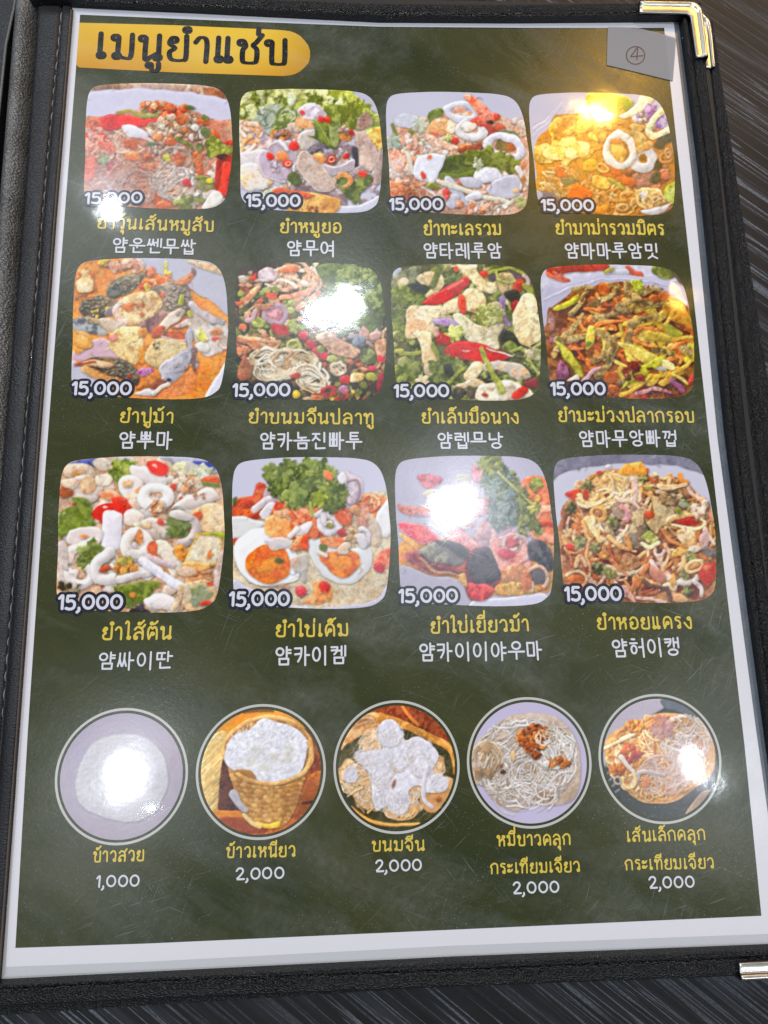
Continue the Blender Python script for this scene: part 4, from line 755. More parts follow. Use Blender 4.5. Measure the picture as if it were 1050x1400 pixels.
    c.S([(400, 800), (440, 750), (500, 700)], 13, '90a83c'); c.P([(500, 750), (550, 660), (620, 670), (600, 740), (540, 780)], 'd8bc8c', c2='e4d0a8'); c.P([(620, 680), (680, 650), (760, 660), (860, 680), (910, 760), (820, 770), (740, 720), (640, 720)], 'd8ccbc', c2='ccac8c', bump=1.2)
    c.L(680, 760, 60, '34382c', '545a44'); c.P([(430, 820), (560, 760), (640, 800), (560, 820)], 'e0d8c4', c2='c8b08c'); c.B(12, (500, 860, 80, 30), 16, 34, ['3c3c34', '8c9468', '5c5444'])
    c.P([(590, 820), (640, 790), (790, 780), (900, 830), (930, 870), (800, 900), (590, 900)], 'dccab0', c2='e8dcc4', **ch); c.E(632, 865, 18, 13, 0, 'c43428'); c.P([(795, 880), (820, 840), (880, 810), (895, 850), (830, 890)], 'cc2c20', spec=.2); c.S([(610, 575), (660, 690), (735, 845)], 17, 'a4b44c', w2=20, c2='b8c060'); c.P([(880, 790), (950, 760), (960, 810), (910, 820)], '8c2c34'); c.S([(890, 640), (930, 690), (970, 730)], 10, 'a0b060'); c.P([(870, 590), (960, 580), (980, 650), (900, 640)], 'b8b090', c2='8c8c5c')
    return c
def d8():      # mango with crispy fish
    c = Cv(936, 'b8b2c8', 18)
    c.P([(40, 50), (1000, 50), (1000, 150), (40, 210)], 'd0cce0', ao=0); c.S([(80, 100), (250, 75), (420, 75)], 24, 'b83828', c2='9c2c20'); c.S([(60, 115), (120, 140), (200, 160)], 12, 'd06048'); c.S([(100, 105), (200, 145)], 8, 'd4604c'); c.S([(560, 75), (600, 100), (640, 110)], 20, 'b85848'); c.P([(440, 90), (540, 75), (570, 110), (480, 115)], 'b8b8c4'); c.S([(420, 105), (460, 80)], 12, '8c8c48')
    c.P([(720, 60), (840, 60), (880, 110), (800, 140), (720, 110)], '6c8a44', c2='8ca45c'); c.P([(840, 70), (1000, 100), (1000, 200), (880, 160)], '4c4a38', al=.9)
    c.P([(30, 240), (150, 180), (330, 130), (520, 115), (700, 130), (860, 165), (940, 220), (1040, 330), (1040, 960), (30, 960)], 'b9b4d4', mot=.02, sh=.14, r=12); c.S([(40, 270), (160, 215), (330, 160), (520, 140), (700, 155), (850, 190)], 5, 'd4d0ea', ao=.1)
    c.P([(60, 370), (110, 310), (220, 220), (380, 180), (540, 160), (680, 200), (820, 240), (940, 320), (980, 420), (1000, 900), (80, 900)], '6c3a20', c2='8a5428', r=14, ao=.25)
    c.B(90, (530, 560, 430, 300), 20, 44, ['7c4424', 'a05a2c', '5c3020', '94602c', '6c2c24', 'b87438', '4c2c24'])
    c.F(90, (540, 480, 400, 300), 130, 11, ['c86a30', 'd87c3c', 'b8582c', 'd8a048', 'e0b458', 'a04c28'], ang=-10, spread=110, spec=.1)
    c.F(24, (600, 560, 380, 240), 170, 18, ['d8b040', 'ccb83c', 'e0bc58', 'c8a43c'], ang=20, spread=130, spec=.1)
    c.P([(110, 320), (200, 270), (260, 240), (250, 280), (180, 320), (120, 345)], 'a8ac2c', c2='c4bc38'); c.L(620, 190, 55, '94a830', 'b4c04c'); c.E(90, 400, 24, 60, -5, 'a87870', c2='8c5c58'); c.P([(80, 520), (130, 500), (120, 540), (80, 545)], '8c4870')
    for p, w in [(((215, 360), (260, 300), (320, 200)), 22), (((230, 210), (300, 190), (340, 195)), 16), (((330, 310), (400, 270), (510, 225)), 26), (((440, 180), (480, 195), (505, 205)), 18), (((510, 320), (590, 270), (640, 225)), 24), (((650, 230), (720, 205), (780, 205)), 18), (((630, 290), (730, 300), (840, 300)), 30), (((560, 230), (560, 200), (545, 165)), 30), (((600, 260), (640, 280), (660, 300)), 26),
                 (((170, 500), (220, 450), (285, 370)), 22), (((130, 520), (200, 520), (290, 500)), 28), (((370, 390), (430, 380), (500, 360)), 26), (((570, 540), (590, 460), (600, 410)), 26), (((590, 420), (660, 390), (740, 375)), 28), (((540, 340), (580, 340), (600, 320)), 24), (((390, 480), (440, 510), (440, 590)), 28), (((370, 750), (450, 660), (500, 540)), 26), (((430, 640), (470, 580), (490, 510)), 24), (((100, 620), (120, 580), (140, 560)), 20), (((340, 660), (380, 640), (420, 600)), 20), (((500, 800), (530, 780), (560, 790)), 20), (((880, 580), (930, 580), (950, 620)), 30), (((730, 590), (800, 600), (840, 620)), 22)]:
        c.S(p, w, ['7a6038', '8c7248', '6c5434'][c.rg.integers(3)], w2=w * .5, bump=1.3, c2='a89058', spec=.08); x, y = p[1]; c.B(7, (x, y, 34, 20), 3, 7, ['d8c498', '5c4424'], ao=.1)
    for x, y, rx, ry in [(415, 205, 40, 36), (730, 265, 40, 26), (790, 255, 36, 30), (460, 755, 52, 40), (470, 825, 34, 26), (590, 875, 60, 26)]: c.E(x, y, rx, ry, 10, 'b8622c', c2='a04c20', spec=.35)
    for p in [((300, 330), (370, 340), (430, 330)), ((370, 430), (450, 410), (530, 405)), ((610, 480), (650, 460), (670, 440)), ((680, 455), (740, 460), (780, 470)), ((600, 510), (650, 540), (720, 560)), ((320, 400), (340, 380), (290, 430)), ((560, 730), (590, 680), (650, 640)), ((840, 570), (880, 600), (890, 650)), ((200, 570), (250, 580), (290, 570)), ((310, 650), (330, 700), (350, 700)), ((830, 570), (900, 540), (960, 530))]: c.S(p, 14, 'd4662c', w2=7, spec=.15, c2='e08848')
    c.P([(110, 530), (160, 550), (240, 640), (290, 740), (260, 750), (180, 660)], 'b4ac38', c2='c8c04c', spec=.15, edge='7c9c2c'); c.P([(310, 450), (350, 440), (355, 500), (340, 570), (305, 570)], 'd4bc50', c2='c0bc48'); c.E(320, 548, 18, 18, 0, '7c9c34')
    c.P([(500, 540), (620, 560), (760, 640), (720, 680), (600, 620)], 'd4b450', c2='e0c870'); c.P([(520, 830), (580, 740), (680, 660), (790, 630), (760, 690), (640, 760), (560, 810)], 'a4a430', c2='bcb444', spec=.15, edge='84942c'); c.S([(520, 870), (620, 820), (710, 740)], 14, 'd0a83c', w2=8)
    c.P([(780, 650), (840, 670), (850, 710), (790, 700)], 'e0d498'); c.S([(780, 800), (860, 730), (950, 660)], 18, 'd0a848', w2=12, c2='c09040'); c.S([(690, 490), (800, 510), (960, 510)], 24, 'd8b448', w2=12, al=.9); c.S([(850, 740), (900, 770), (930, 800)], 8, 'd0b060'); c.P([(800, 420), (900, 480), (880, 500), (800, 480)], '8c8c34'); c.S([(820, 330), (900, 370), (960, 420)], 40, 'c8982c', al=.6, ao=0, c2='b07820')
    c.P([(125, 690), (150, 650), (190, 720), (180, 770), (125, 760)], '7c3c60', c2='9c5c7c'); c.S([(290, 780), (330, 730), (390, 690)], 18, 'c4949c', w2=8); c.P([(180, 780), (250, 730), (260, 770)], 'd8c8b8'); c.S([(620, 860), (720, 830), (830, 850)], 16, 'b06c74', w2=8, c2='cc9094'); c.S([(840, 780), (880, 810), (900, 840)], 16, '8c5480'); c.E(670, 878, 20, 14, 0, 'b82c20', spec=.4); c.E(955, 770, 18, 36, 20, 'c8443c', spec=.2); c.E(775, 705, 30, 12, 10, 'b4b0bc'); c.B(12, (620, 720, 100, 50), 16, 34, ['7c2c1c', '5c241c'])
    return c
def d9():      # pig intestine salad
    c = Cv(966, 'c8a48c', 19)
    c.B(120, (520, 500, 500, 460), 30, 70, ['dcc4b4', 'd4a888', 'e0d0c8', 'c88c64', 'e4d8d0', 'cc9c7c'], bump=.8); c.B(60, (500, 500, 460, 420), 8, 20, ['d07040', 'c85030', 'd8903c', 'b8402c'])
    c.P([(100, 80), (280, 50), (250, 100), (120, 110)], '4c58a0'); c.P([(640, 40), (960, 40), (960, 130), (830, 110), (700, 70)], 'c4c4e0'); c.P([(820, 60), (930, 70), (940, 110), (850, 110)], '3c48a8', mot=.03)
    rim = dict(sh=.45, bump=.3, mot=.03, spec=.1, r=14)
    c.E(165, 130, 95, 52, 5, 'd8bca4', **rim); c.E(155, 140, 40, 20, 10, 'd09058'); c.E(330, 85, 90, 36, 5, 'dcccbc', c2='d8a880'); c.E(400, 60, 50, 20, 0, 'd0c8dc'); c.L(400, 130, 80, '6ca034', '9cc45c'); c.L(440, 110, 60, '74a83c', 'a8cc68'); c.E(200, 220, 90, 80, 0, 'dcc8bc', **rim); c.E(215, 205, 44, 50, 0, 'd8a878', c2='e0bc98', bump=1.4); c.E(300, 170, 50, 34, 0, 'dccab4'); c.E(90, 240, 44, 30, 0, 'b85c34'); c.E(110, 190, 60, 26, 0, 'dcb8a4')
    c.E(560, 150, 120, 50, 18, 'dcd0cc', **rim); c.E(610, 100, 64, 42, 12, 'd02c1c', spec=.4, bump=.1); c.E(595, 85, 14, 8, 0, 'f0b0a0', ao=0)
    c.E(780, 100, 90, 34, 5, 'd8d0c4', c2='ccc89c'); c.L(870, 130, 60, 'b8c8a0', 'dce0cc'); c.E(920, 175, 50, 26, 5, 'cc5434', spec=.2); c.S([(880, 190), (960, 200)], 12, '7c9c44'); c.E(820, 190, 60, 40, 20, 'ccb49c', c2='bc8c6c'); c.B(24, (740, 190, 70, 50), 14, 30, ['dcbca0', 'd49c74', 'e0ccb8']); c.E(702, 212, 22, 18, 0, 'd03c2c', spec=.2)
    c.E(460, 220, 70, 80, -20, 'dcccc4', **rim); c.E(440, 195, 30, 24, 0, 'd8a880'); c.E(505, 235, 24, 18, 0, 'd88850'); c.E(480, 290, 60, 50, 0, 'd8b098')
    c.R(600, 270, 74, 52, 0, 34, 'dfd6d0', a0=120, a1=60, **rim); c.B(14, (605, 330, 50, 36), 10, 26, ['d8a070', 'dcb898', 'cc7c50'])
    c.P([(690, 320), (760, 280), (900, 215), (960, 250), (950, 290), (800, 340), (700, 340)], 'dccac0', **rim); c.B(8, (830, 270, 70, 30), 5, 10, ['cc7040']); c.P([(820, 340), (920, 310), (1000, 340), (1000, 470), (880, 470), (800, 420)], 'd8b48c', c2='e4c8a8', r=14); c.E(845, 385, 26, 34, 20, 'd06440', c2='c04428')
    c.P([(45, 360), (150, 330), (230, 410), (250, 440), (120, 470), (50, 510)], '74a834', c2='88bc44', bump=.5); c.P([(120, 280), (190, 275), (240, 330), (240, 430), (190, 380)], '6ca038', c2='88b84c'); c.E(340, 260, 60, 30, 10, 'd8a484', c2='c46844'); c.P([(340, 290), (420, 270), (470, 340), (430, 370)], 'b8301c')
    c.E(335, 370, 92, 70, 5, 'cc2818', spec=.35, bump=.1, sh=.35); c.E(310, 330, 14, 8, 20, 'f0c0b0', ao=0)
    c.E(470, 390, 60, 46, -20, 'dcc8bc', **rim); c.P([(300, 380), (340, 352), (400, 365), (410, 400), (385, 570), (330, 580), (290, 560)], 'dcd4dc', r=20, sh=.32, bump=.2, mot=.03, spec=.1)
    c.P([(100, 480), (130, 450), (280, 450), (290, 520), (230, 560), (100, 540)], 'dccac4', sh=.2, mot=.03); c.E(185, 500, 18, 12, 0, 'd88858')
    c.P([(470, 440), (560, 390), (660, 400), (690, 470), (650, 510), (560, 490)], 'dcc6b8', **rim); c.E(635, 412, 26, 18, 50, 'c85448'); c.S([(480, 430), (560, 440)], 14, 'd8c098')
    c.R(490, 545, 62, 68, 15, 34, 'ddd0c8', **rim); c.E(510, 500, 24, 44, -15, 'd8905c', c2='c8784c'); c.E(500, 600, 60, 30, 0, 'e0d4cc', sh=.2)
    c.L(740, 430, 90, '5c9040', '88b468'); c.E(720, 470, 40, 30, 0, '5c8c3c', c2='7cac54'); c.R(760, 460, 68, 78, 20, 26, 'd8c4c0', a0=280, a1=100, **rim); c.E(740, 375, 70, 24, 10, 'ddd0c8', **rim)
    c.P([(600, 515), (660, 520), (740, 600), (750, 680), (700, 730), (650, 620), (600, 580)], 'dcccb8', **rim); c.E(740, 590, 34, 50, -20, 'd8843c', c2='e09c50'); c.E(580, 570, 30, 50, 0, 'cc5c3c')
    c.P([(820, 500), (840, 475), (960, 490), (975, 600), (920, 670), (780, 660), (765, 645)], 'e0d0b4', edge='d8a458', r=18, bump=.3, sh=.2); c.E(905, 600, 14, 26, 20, 'd8743c'); c.P([(760, 650), (920, 650), (870, 690), (790, 690)], 'd49c60'); c.P([(840, 478), (990, 480), (990, 520), (960, 500)], 'a4b43c')
    c.S([(100, 620), (130, 570), (260, 520)], 30, 'ddc8bc', w2=20); c.S([(60, 560), (70, 680), (80, 800)], 34, 'dcc8c0', w2=16); c.L(230, 590, 80, '6c9840', '9cbc68'); c.L(190, 650, 50, '5c8438', '8cac58')
    c.R(165, 720, 64, 54, 0, 26, 'ddd0cc', a0=300, a1=200, **rim); c.S([(340, 590), (260, 650), (260, 720), (310, 750), (360, 740)], 32, 'ded4d0', **rim); c.E(310, 685, 36, 20, -10, 'd05c3c'); c.B(30, (420, 680, 70, 50), 12, 28, ['d8a050', 'c88444', 'a4a050', 'd87c44'])
    c.S([(390, 740), (480, 720), (600, 690)], 26, 'dcd0cc', w2=18); c.S([(560, 620), (640, 640), (700, 660)], 24, 'd4bcc0', w2=14); c.S([(525, 640), (620, 700), (740, 790)], 26, 'dcd4e4', sh=.25, spec=.1); c.E(780, 700, 60, 30, 10, 'd8b8a0')
    c.P([(360, 790), (500, 760), (630, 755), (560, 850), (480, 900), (420, 890), (380, 830)], '6ca030', c2='90bc48', bump=1, jag=14); c.E(465, 830, 18, 14, 0, 'd8843c'); c.E(630, 870, 90, 48, 5, 'dcd0cc', **rim); c.B(14, (520, 925, 60, 20), 16, 30, ['241c1c', '3c3440'])
    c.P([(960, 600), (1000, 580), (990, 760), (940, 840), (920, 800)], 'd8b8ac', r=14); c.P([(740, 800), (780, 765), (890, 750), (940, 800), (930, 880), (820, 920), (760, 900)], 'd8c4a8', c2='e0b488', bump=1.2); c.L(855, 835, 70, 'a4c49c', '8cb074', al=.9); c.E(880, 880, 36, 14, -10, 'c8402c'); c.E(910, 770, 14, 12, 0, 'cc4834'); c.S([(740, 790), (730, 860), (700, 910)], 14, 'd8b494'); c.B(10, (120, 800, 80, 30), 16, 30, ['3c3428', 'c8b8a8', '8c7c5c'])
    return c
def d10():     # salted egg
    c = Cv(962, 'd3cfea', 20)
    c.P([(50, 340), (250, 260), (800, 240), (1010, 290), (1020, 960), (40, 960)], 'c8b496', c2='d0bfa4', ao=.1, r=40, mot=.03, sh=.1); c.P([(60, 760), (160, 800), (400, 900), (560, 930), (40, 960)], 'd4cee4', ao=.1, mot=.02); c.P([(560, 930), (900, 880), (1010, 740), (1020, 960)], 'd3cdea', ao=.1, mot=.02)
    c.P([(50, 310), (90, 265), (230, 250), (330, 300), (300, 390), (50, 375)], 'd8642c', c2='c84c20'); c.P([(800, 260), (850, 235), (990, 270), (960, 340), (920, 390), (820, 380)], 'd4764a', c2='dc8c58'); c.F(16, (880, 300, 70, 50), 70, 6, ['e8a880', 'c8603c'])
    c.P([(960, 300), (1010, 280), (1010, 470), (950, 500), (900, 440)], 'e2dfe0', mot=.02); c.P([(50, 375), (220, 400), (240, 440), (120, 500), (50, 510)], 'e0dedc', mot=.02); c.E(85, 535, 30, 26, 0, 'b03828'); c.E(75, 600, 14, 50, 0, 'c8603c')
    c.S([(130, 300), (190, 270), (230, 200)], 28, 'd4482c', spec=.2, c2='dc6840'); c.P([(60, 265), (90, 255), (80, 300), (55, 300)], '6c8c4c')
    c.P([(240, 280), (270, 190), (330, 150), (340, 260), (290, 300)], 'd0b0b8', c2='e4d4d8'); c.S([(190, 330), (240, 290), (310, 260)], 24, 'e0ccd0', w2=16); c.P([(220, 360), (270, 290), (310, 300), (270, 400)], 'ddd4d8'); c.E(195, 370, 26, 20, 0, 'a83428')
    for i in range(70): x, y = c.pt((520, 430, 230, 130)); c.E(x, y, 20 + 26 * c.rg.random(), 18 + 16 * c.rg.random(), c.rg.random() * 180, ['d8905c', 'cc6034', 'dca884', 'c44c28', 'e0b890', 'd47848'][i % 6], wob=.2, bump=1, spec=.1)
    c.P([(870, 360), (930, 420), (940, 550), (860, 530), (830, 450)], 'ccb4a4', c2='b8a494', al=.9); c.S([(740, 150), (800, 180), (800, 250), (750, 310)], 46, 'b8a0ac', c2='ccb8c0', w2=26, sh=.3); c.R(770, 230, 50, 80, 10, 7, '9c7c90', ao=.1); c.P([(680, 150), (720, 110), (740, 190), (730, 290), (690, 260)], 'dcd8dc', c2='c4bcc0')
    c.E(835, 385, 40, 80, 10, 'cc7c70', al=.8, c2='d0a08c')
    egg = dict(sh=.2, mot=.02, bump=.15, r=16)
    c.E(255, 625, 200, 165, 35, 'e0dede', wob=.02, **egg); c.P([(80, 560), (180, 480), (300, 430), (410, 520), (460, 720), (400, 770), (230, 795), (120, 730), (75, 640)], 'e0dedf', **egg)
    c.E(270, 660, 135, 118, 10, 'd8641c', c2='e07c28', wob=.05, sh=.25, bump=1, spec=.15); c.E(275, 670, 60, 40, -10, 'e48c2c', al=.7, ao=0, wob=.3); c.E(250, 600, 70, 26, 10, 'c8541c', ao=0, al=.6); c.E(335, 640, 28, 18, 10, '7c9444', c2='5c7434', spec=.1)
    c.P([(510, 520), (600, 510), (760, 570), (870, 550), (885, 650), (830, 750), (740, 785), (620, 740), (530, 640)], 'e1dfe0', **egg)
    c.P([(575, 610), (660, 580), (790, 590), (815, 650), (790, 710), (720, 745), (640, 700)], 'd8661c', c2='e07a26', sh=.25, bump=1, spec=.15); c.E(700, 645, 70, 36, 30, 'e48a2c', al=.8, ao=0, wob=.3)
    c.P([(250, 400), (330, 370), (400, 420), (400, 490), (330, 510), (260, 480)], 'dc8850', c2='e8a068', bump=1.4, spec=.12); c.P([(300, 320), (370, 280), (400, 340), (380, 380), (310, 370)], 'd87850', c2='dca078'); c.R(328, 316, 16, 18, 0, 9, 'd03a28')
    for p in [((400, 340), (420, 380), (440, 420)), ((430, 330), (460, 370), (470, 400)), ((470, 325), (500, 350), (510, 400))]: c.S(p, 20, 'd8643c', spec=.2, c2='e4906c')
    c.E(540, 450, 44, 60, 10, 'd88c60', c2='d0704c', bump=1); c.P([(430, 480), (460, 430), (520, 405), (530, 440), (500, 480), (450, 490)], 'ddd2d4', r=12); c.P([(240, 520), (320, 500), (410, 510), (400, 560), (320, 580), (270, 550)], 'dcd4d4', c2='d0b8b4', r=12); c.S([(400, 490), (440, 450)], 16, 'ddc8c4')
    c.P([(400, 570), (450, 500), (500, 490), (510, 560), (440, 590)], 'd87044', c2='e09468', bump=1); c.P([(470, 510), (520, 480), (510, 570), (480, 570)], 'dc4c20')
    c.R(635, 415, 55, 52, 15, 24, 'd8ccd2', spec=.1); c.E(635, 425, 34, 30, 0, 'ddd0d4'); c.E(640, 428, 26, 22, 0, '8c9444', c2='a4ac60')
    c.P([(660, 340), (720, 320), (770, 360), (760, 420), (700, 420)], 'd8603c', c2='dc8464', spec=.15); c.E(790, 340, 36, 28, 0, 'dc9c70'); c.E(720, 480, 40, 28, 10, 'b02434', spec=.2); c.P([(590, 500), (720, 500), (730, 530), (690, 560), (600, 540)], 'd8683c', c2='e08c5c'); c.E(600, 560, 26, 28, 0, '5c8034', spec=.1); c.S([(570, 590), (620, 605)], 12, 'dcccc0'); c.P([(690, 560), (730, 525), (760, 550), (740, 600), (700, 600)], 'd8c4b4', c2='ccac94')
    c.B(16, (770, 490, 40, 50), 12, 26, ['dcac80', 'e0c09c', 'cc8458']); c.R(835, 500, 34, 50, -15, 14, 'd8d2d8', a0=250, a1=130); c.E(830, 520, 34, 44, -15, 'd4ccd0'); c.S([(560, 370), (600, 350), (610, 420)], 16, 'd8ccd4')
    for i in range(40):
        x, y = c.pt((500, 190, 190, 120)); c.L(x, y, 46 + 26 * c.rg.random(), ['4c7c30', '64943c', '3c6428', '7ca84c'][i % 4], '94bc60')
    for x, y in [(290, 110), (390, 80), (520, 70), (590, 80), (640, 230), (700, 230), (690, 290), (640, 310), (430, 250), (340, 200)]: c.L(x, y, 56, ['4c7c30', '5c8c38'][int(x) % 2], '84b050')
    for x, y, r in [(440, 250, 80), (560, 130, 70), (360, 130, 60)]: c.L(x, y, r, '5c9040', '8cb45c')
    c.L(570, 270, 52, '88b430', 'b4d050'); c.S([(520, 290), (525, 340), (528, 375)], 7, 'a4c458'); c.E(630, 125, 24, 34, -30, 'd8784c')
    c.E(430, 650, 30, 28, 0, 'd8783c', spec=.2); c.P([(400, 640), (500, 600), (500, 690), (440, 710)], 'd4c8c0', al=.7); c.S([(480, 700), (485, 750)], 18, 'd0c8c4', al=.8); c.E(465, 822, 32, 32, 0, 'c43844', spec=.3); c.P([(470, 890), (540, 850), (530, 770), (600, 760), (650, 800), (640, 870), (560, 900)], 'dc8448', c2='e4a068', bump=.6); c.E(610, 795, 34, 32, 0, 'c8302c', spec=.35); c.P([(890, 640), (1000, 560), (1000, 680), (950, 680)], 'd0553c', c2='dc8468'); c.E(930, 680, 36, 28, 10, 'b82c3c', spec=.25); c.E(360, 800, 40, 16, 0, 'c89078', al=.7)
    return c
def d11():     # century egg
    c = Cv(962, 'bdb6d2', 21)
    c.P([(60, 560), (200, 520), (600, 560), (950, 560), (980, 700), (930, 850), (700, 870), (500, 850), (300, 760), (60, 700)], 'c8904c', c2='b87c58', r=30, ao=.15); c.P([(50, 700), (200, 740), (440, 800), (440, 960), (40, 960)], 'c4bcd8', mot=.02, sh=.1); c.P([(500, 900), (700, 880), (920, 860), (900, 960), (500, 960)], 'c8c2dc', mot=.02)
    c.P([(160, 145), (270, 150), (300, 180), (230, 240), (180, 200)], 'c4546c', c2='d07888'); c.P([(40, 320), (140, 340), (250, 330), (250, 390), (120, 390), (45, 360)], 'c4746c', c2='b0809c'); c.P([(45, 435), (150, 440), (260, 500), (290, 550), (180, 560), (80, 500)], 'c43c54', c2='d06068', edge='d89088'); c.P([(60, 500), (160, 560), (140, 590), (60, 530)], 'd8a060'); c.P([(180, 260), (260, 240), (230, 300)], 'd4c8a0', al=.7); c.P([(400, 150), (470, 150), (460, 200), (400, 190)], 'ccc49c', al=.7)
    c.B(60, (560, 440, 200, 200), 30, 60, ['c89098', 'b8809c', 'd4a8a4', 'c07078', 'c8a0b0']); c.P([(480, 90), (540, 110), (560, 200), (490, 190)], 'c88090', al=.9)
    c.P([(780, 190), (860, 150), (940, 200), (960, 420), (970, 560), (840, 520), (800, 380)], 'dc7450', c2='e49070', r=14); c.B(14, (850, 240, 50, 70), 18, 34, ['dc9040', 'e0a448', 'd86c34']); c.S([(860, 450), (920, 440), (965, 450)], 18, 'cc4430'); c.S([(850, 500), (910, 515), (960, 540)], 22, 'e09078', spec=.1); c.S([(870, 400), (900, 360), (950, 350)], 18, 'e49c80')
    for i in range(70):
        t = c.rg.random(); x, y = 600 + 200 * t + (c.rg.random() - .5) * (120 + 60 * t), 80 + 380 * t + (c.rg.random() - .5) * 130
        c.L(x, y, 26 + 26 * c.rg.random(), ['4c6c3c', '3c5c3c', '64803c', '5c7448', '48685c'][i % 5], '84984c', n=6, vein=False)
    for i in range(20): x, y = c.pt((660, 300, 110, 160)); c.L(x, y, 40, ['4c6c64', '587868', '446058'][i % 3], '70887c', vein=False)
    c.S([(640, 130), (740, 230), (850, 330)], 8, '94984c'); c.S([(600, 100), (570, 90), (600, 50), (650, 50), (640, 100)], 8, '74843c'); c.L(870, 200, 44, '6c8034', '98a848'); c.L(860, 350, 40, '74843c', 'a8a858')
    c.P([(340, 530), (420, 500), (520, 560), (500, 620), (420, 600)], 'cc8084', c2='d89c98'); c.P([(600, 520), (780, 520), (830, 600), (820, 740), (700, 780), (640, 700), (600, 600)], 'd09890', c2='c87870'); c.R(720, 550, 46, 50, 10, 10, 'dcb8ac'); c.E(720, 545, 36, 36, 0, 'c05060'); c.E(690, 620, 50, 30, 10, 'c44454', spec=.1); c.R(760, 600, 60, 80, 0, 10, 'd8b0b0', a0=240, a1=80)
    c.P([(820, 550), (900, 540), (960, 620), (970, 700), (930, 720), (860, 670), (820, 650)], '302f38', c2='504e58', bump=1.3, spec=.15)
    c.P([(60, 630), (180, 580), (320, 540), (470, 590), (480, 660), (440, 730), (280, 750), (150, 710)], '7c3c4c', c2='9c5450', edge='c07860', r=16); c.P([(170, 590), (290, 550), (420, 600), (440, 660), (380, 690), (240, 670), (180, 630)], '7c7878', c2='94907c', sh=.2); c.P([(250, 540), (400, 560), (490, 640), (430, 650), (350, 590)], '3a3a44'); c.S([(180, 620), (260, 700), (380, 730), (460, 730)], 7, '5c3c54', ao=0); c.S([(180, 650), (250, 720), (400, 745)], 8, 'c08868')
    c.P([(440, 740), (470, 620), (540, 580), (600, 600), (650, 740), (640, 800), (560, 890), (480, 900), (440, 840)], '70384c', c2='94404c', r=18); c.P([(470, 640), (560, 580), (610, 620), (650, 740), (600, 790), (520, 800), (470, 740)], '33303c', c2='46444e', bump=1); c.P([(450, 800), (520, 800), (620, 830), (560, 900), (470, 890)], 'bc3048', c2='d04c50', spec=.15); c.P([(400, 740), (440, 740), (450, 820), (410, 790)], 'd8a868')
    c.E(740, 740, 90, 60, 0, 'd08c68', c2='dca488'); c.P([(640, 800), (800, 800), (900, 830), (800, 865), (640, 860)], 'd09c54', c2='dcb070'); c.E(880, 760, 56, 46, 0, '483e48', c2='5c565c'); c.R(872, 765, 60, 66, 0, 11, 'd8b4a0', a0=150, a1=60, spec=.1); c.S([(820, 780), (850, 800), (840, 840)], 9, 'd8b8a8'); c.E(810, 790, 34, 60, 10, 'cc7458', al=.8)
    c.G(400, 350, 260, .35, 'c8bccc'); c.G(600, 500, 200, .2, 'c0a8c0'); return c
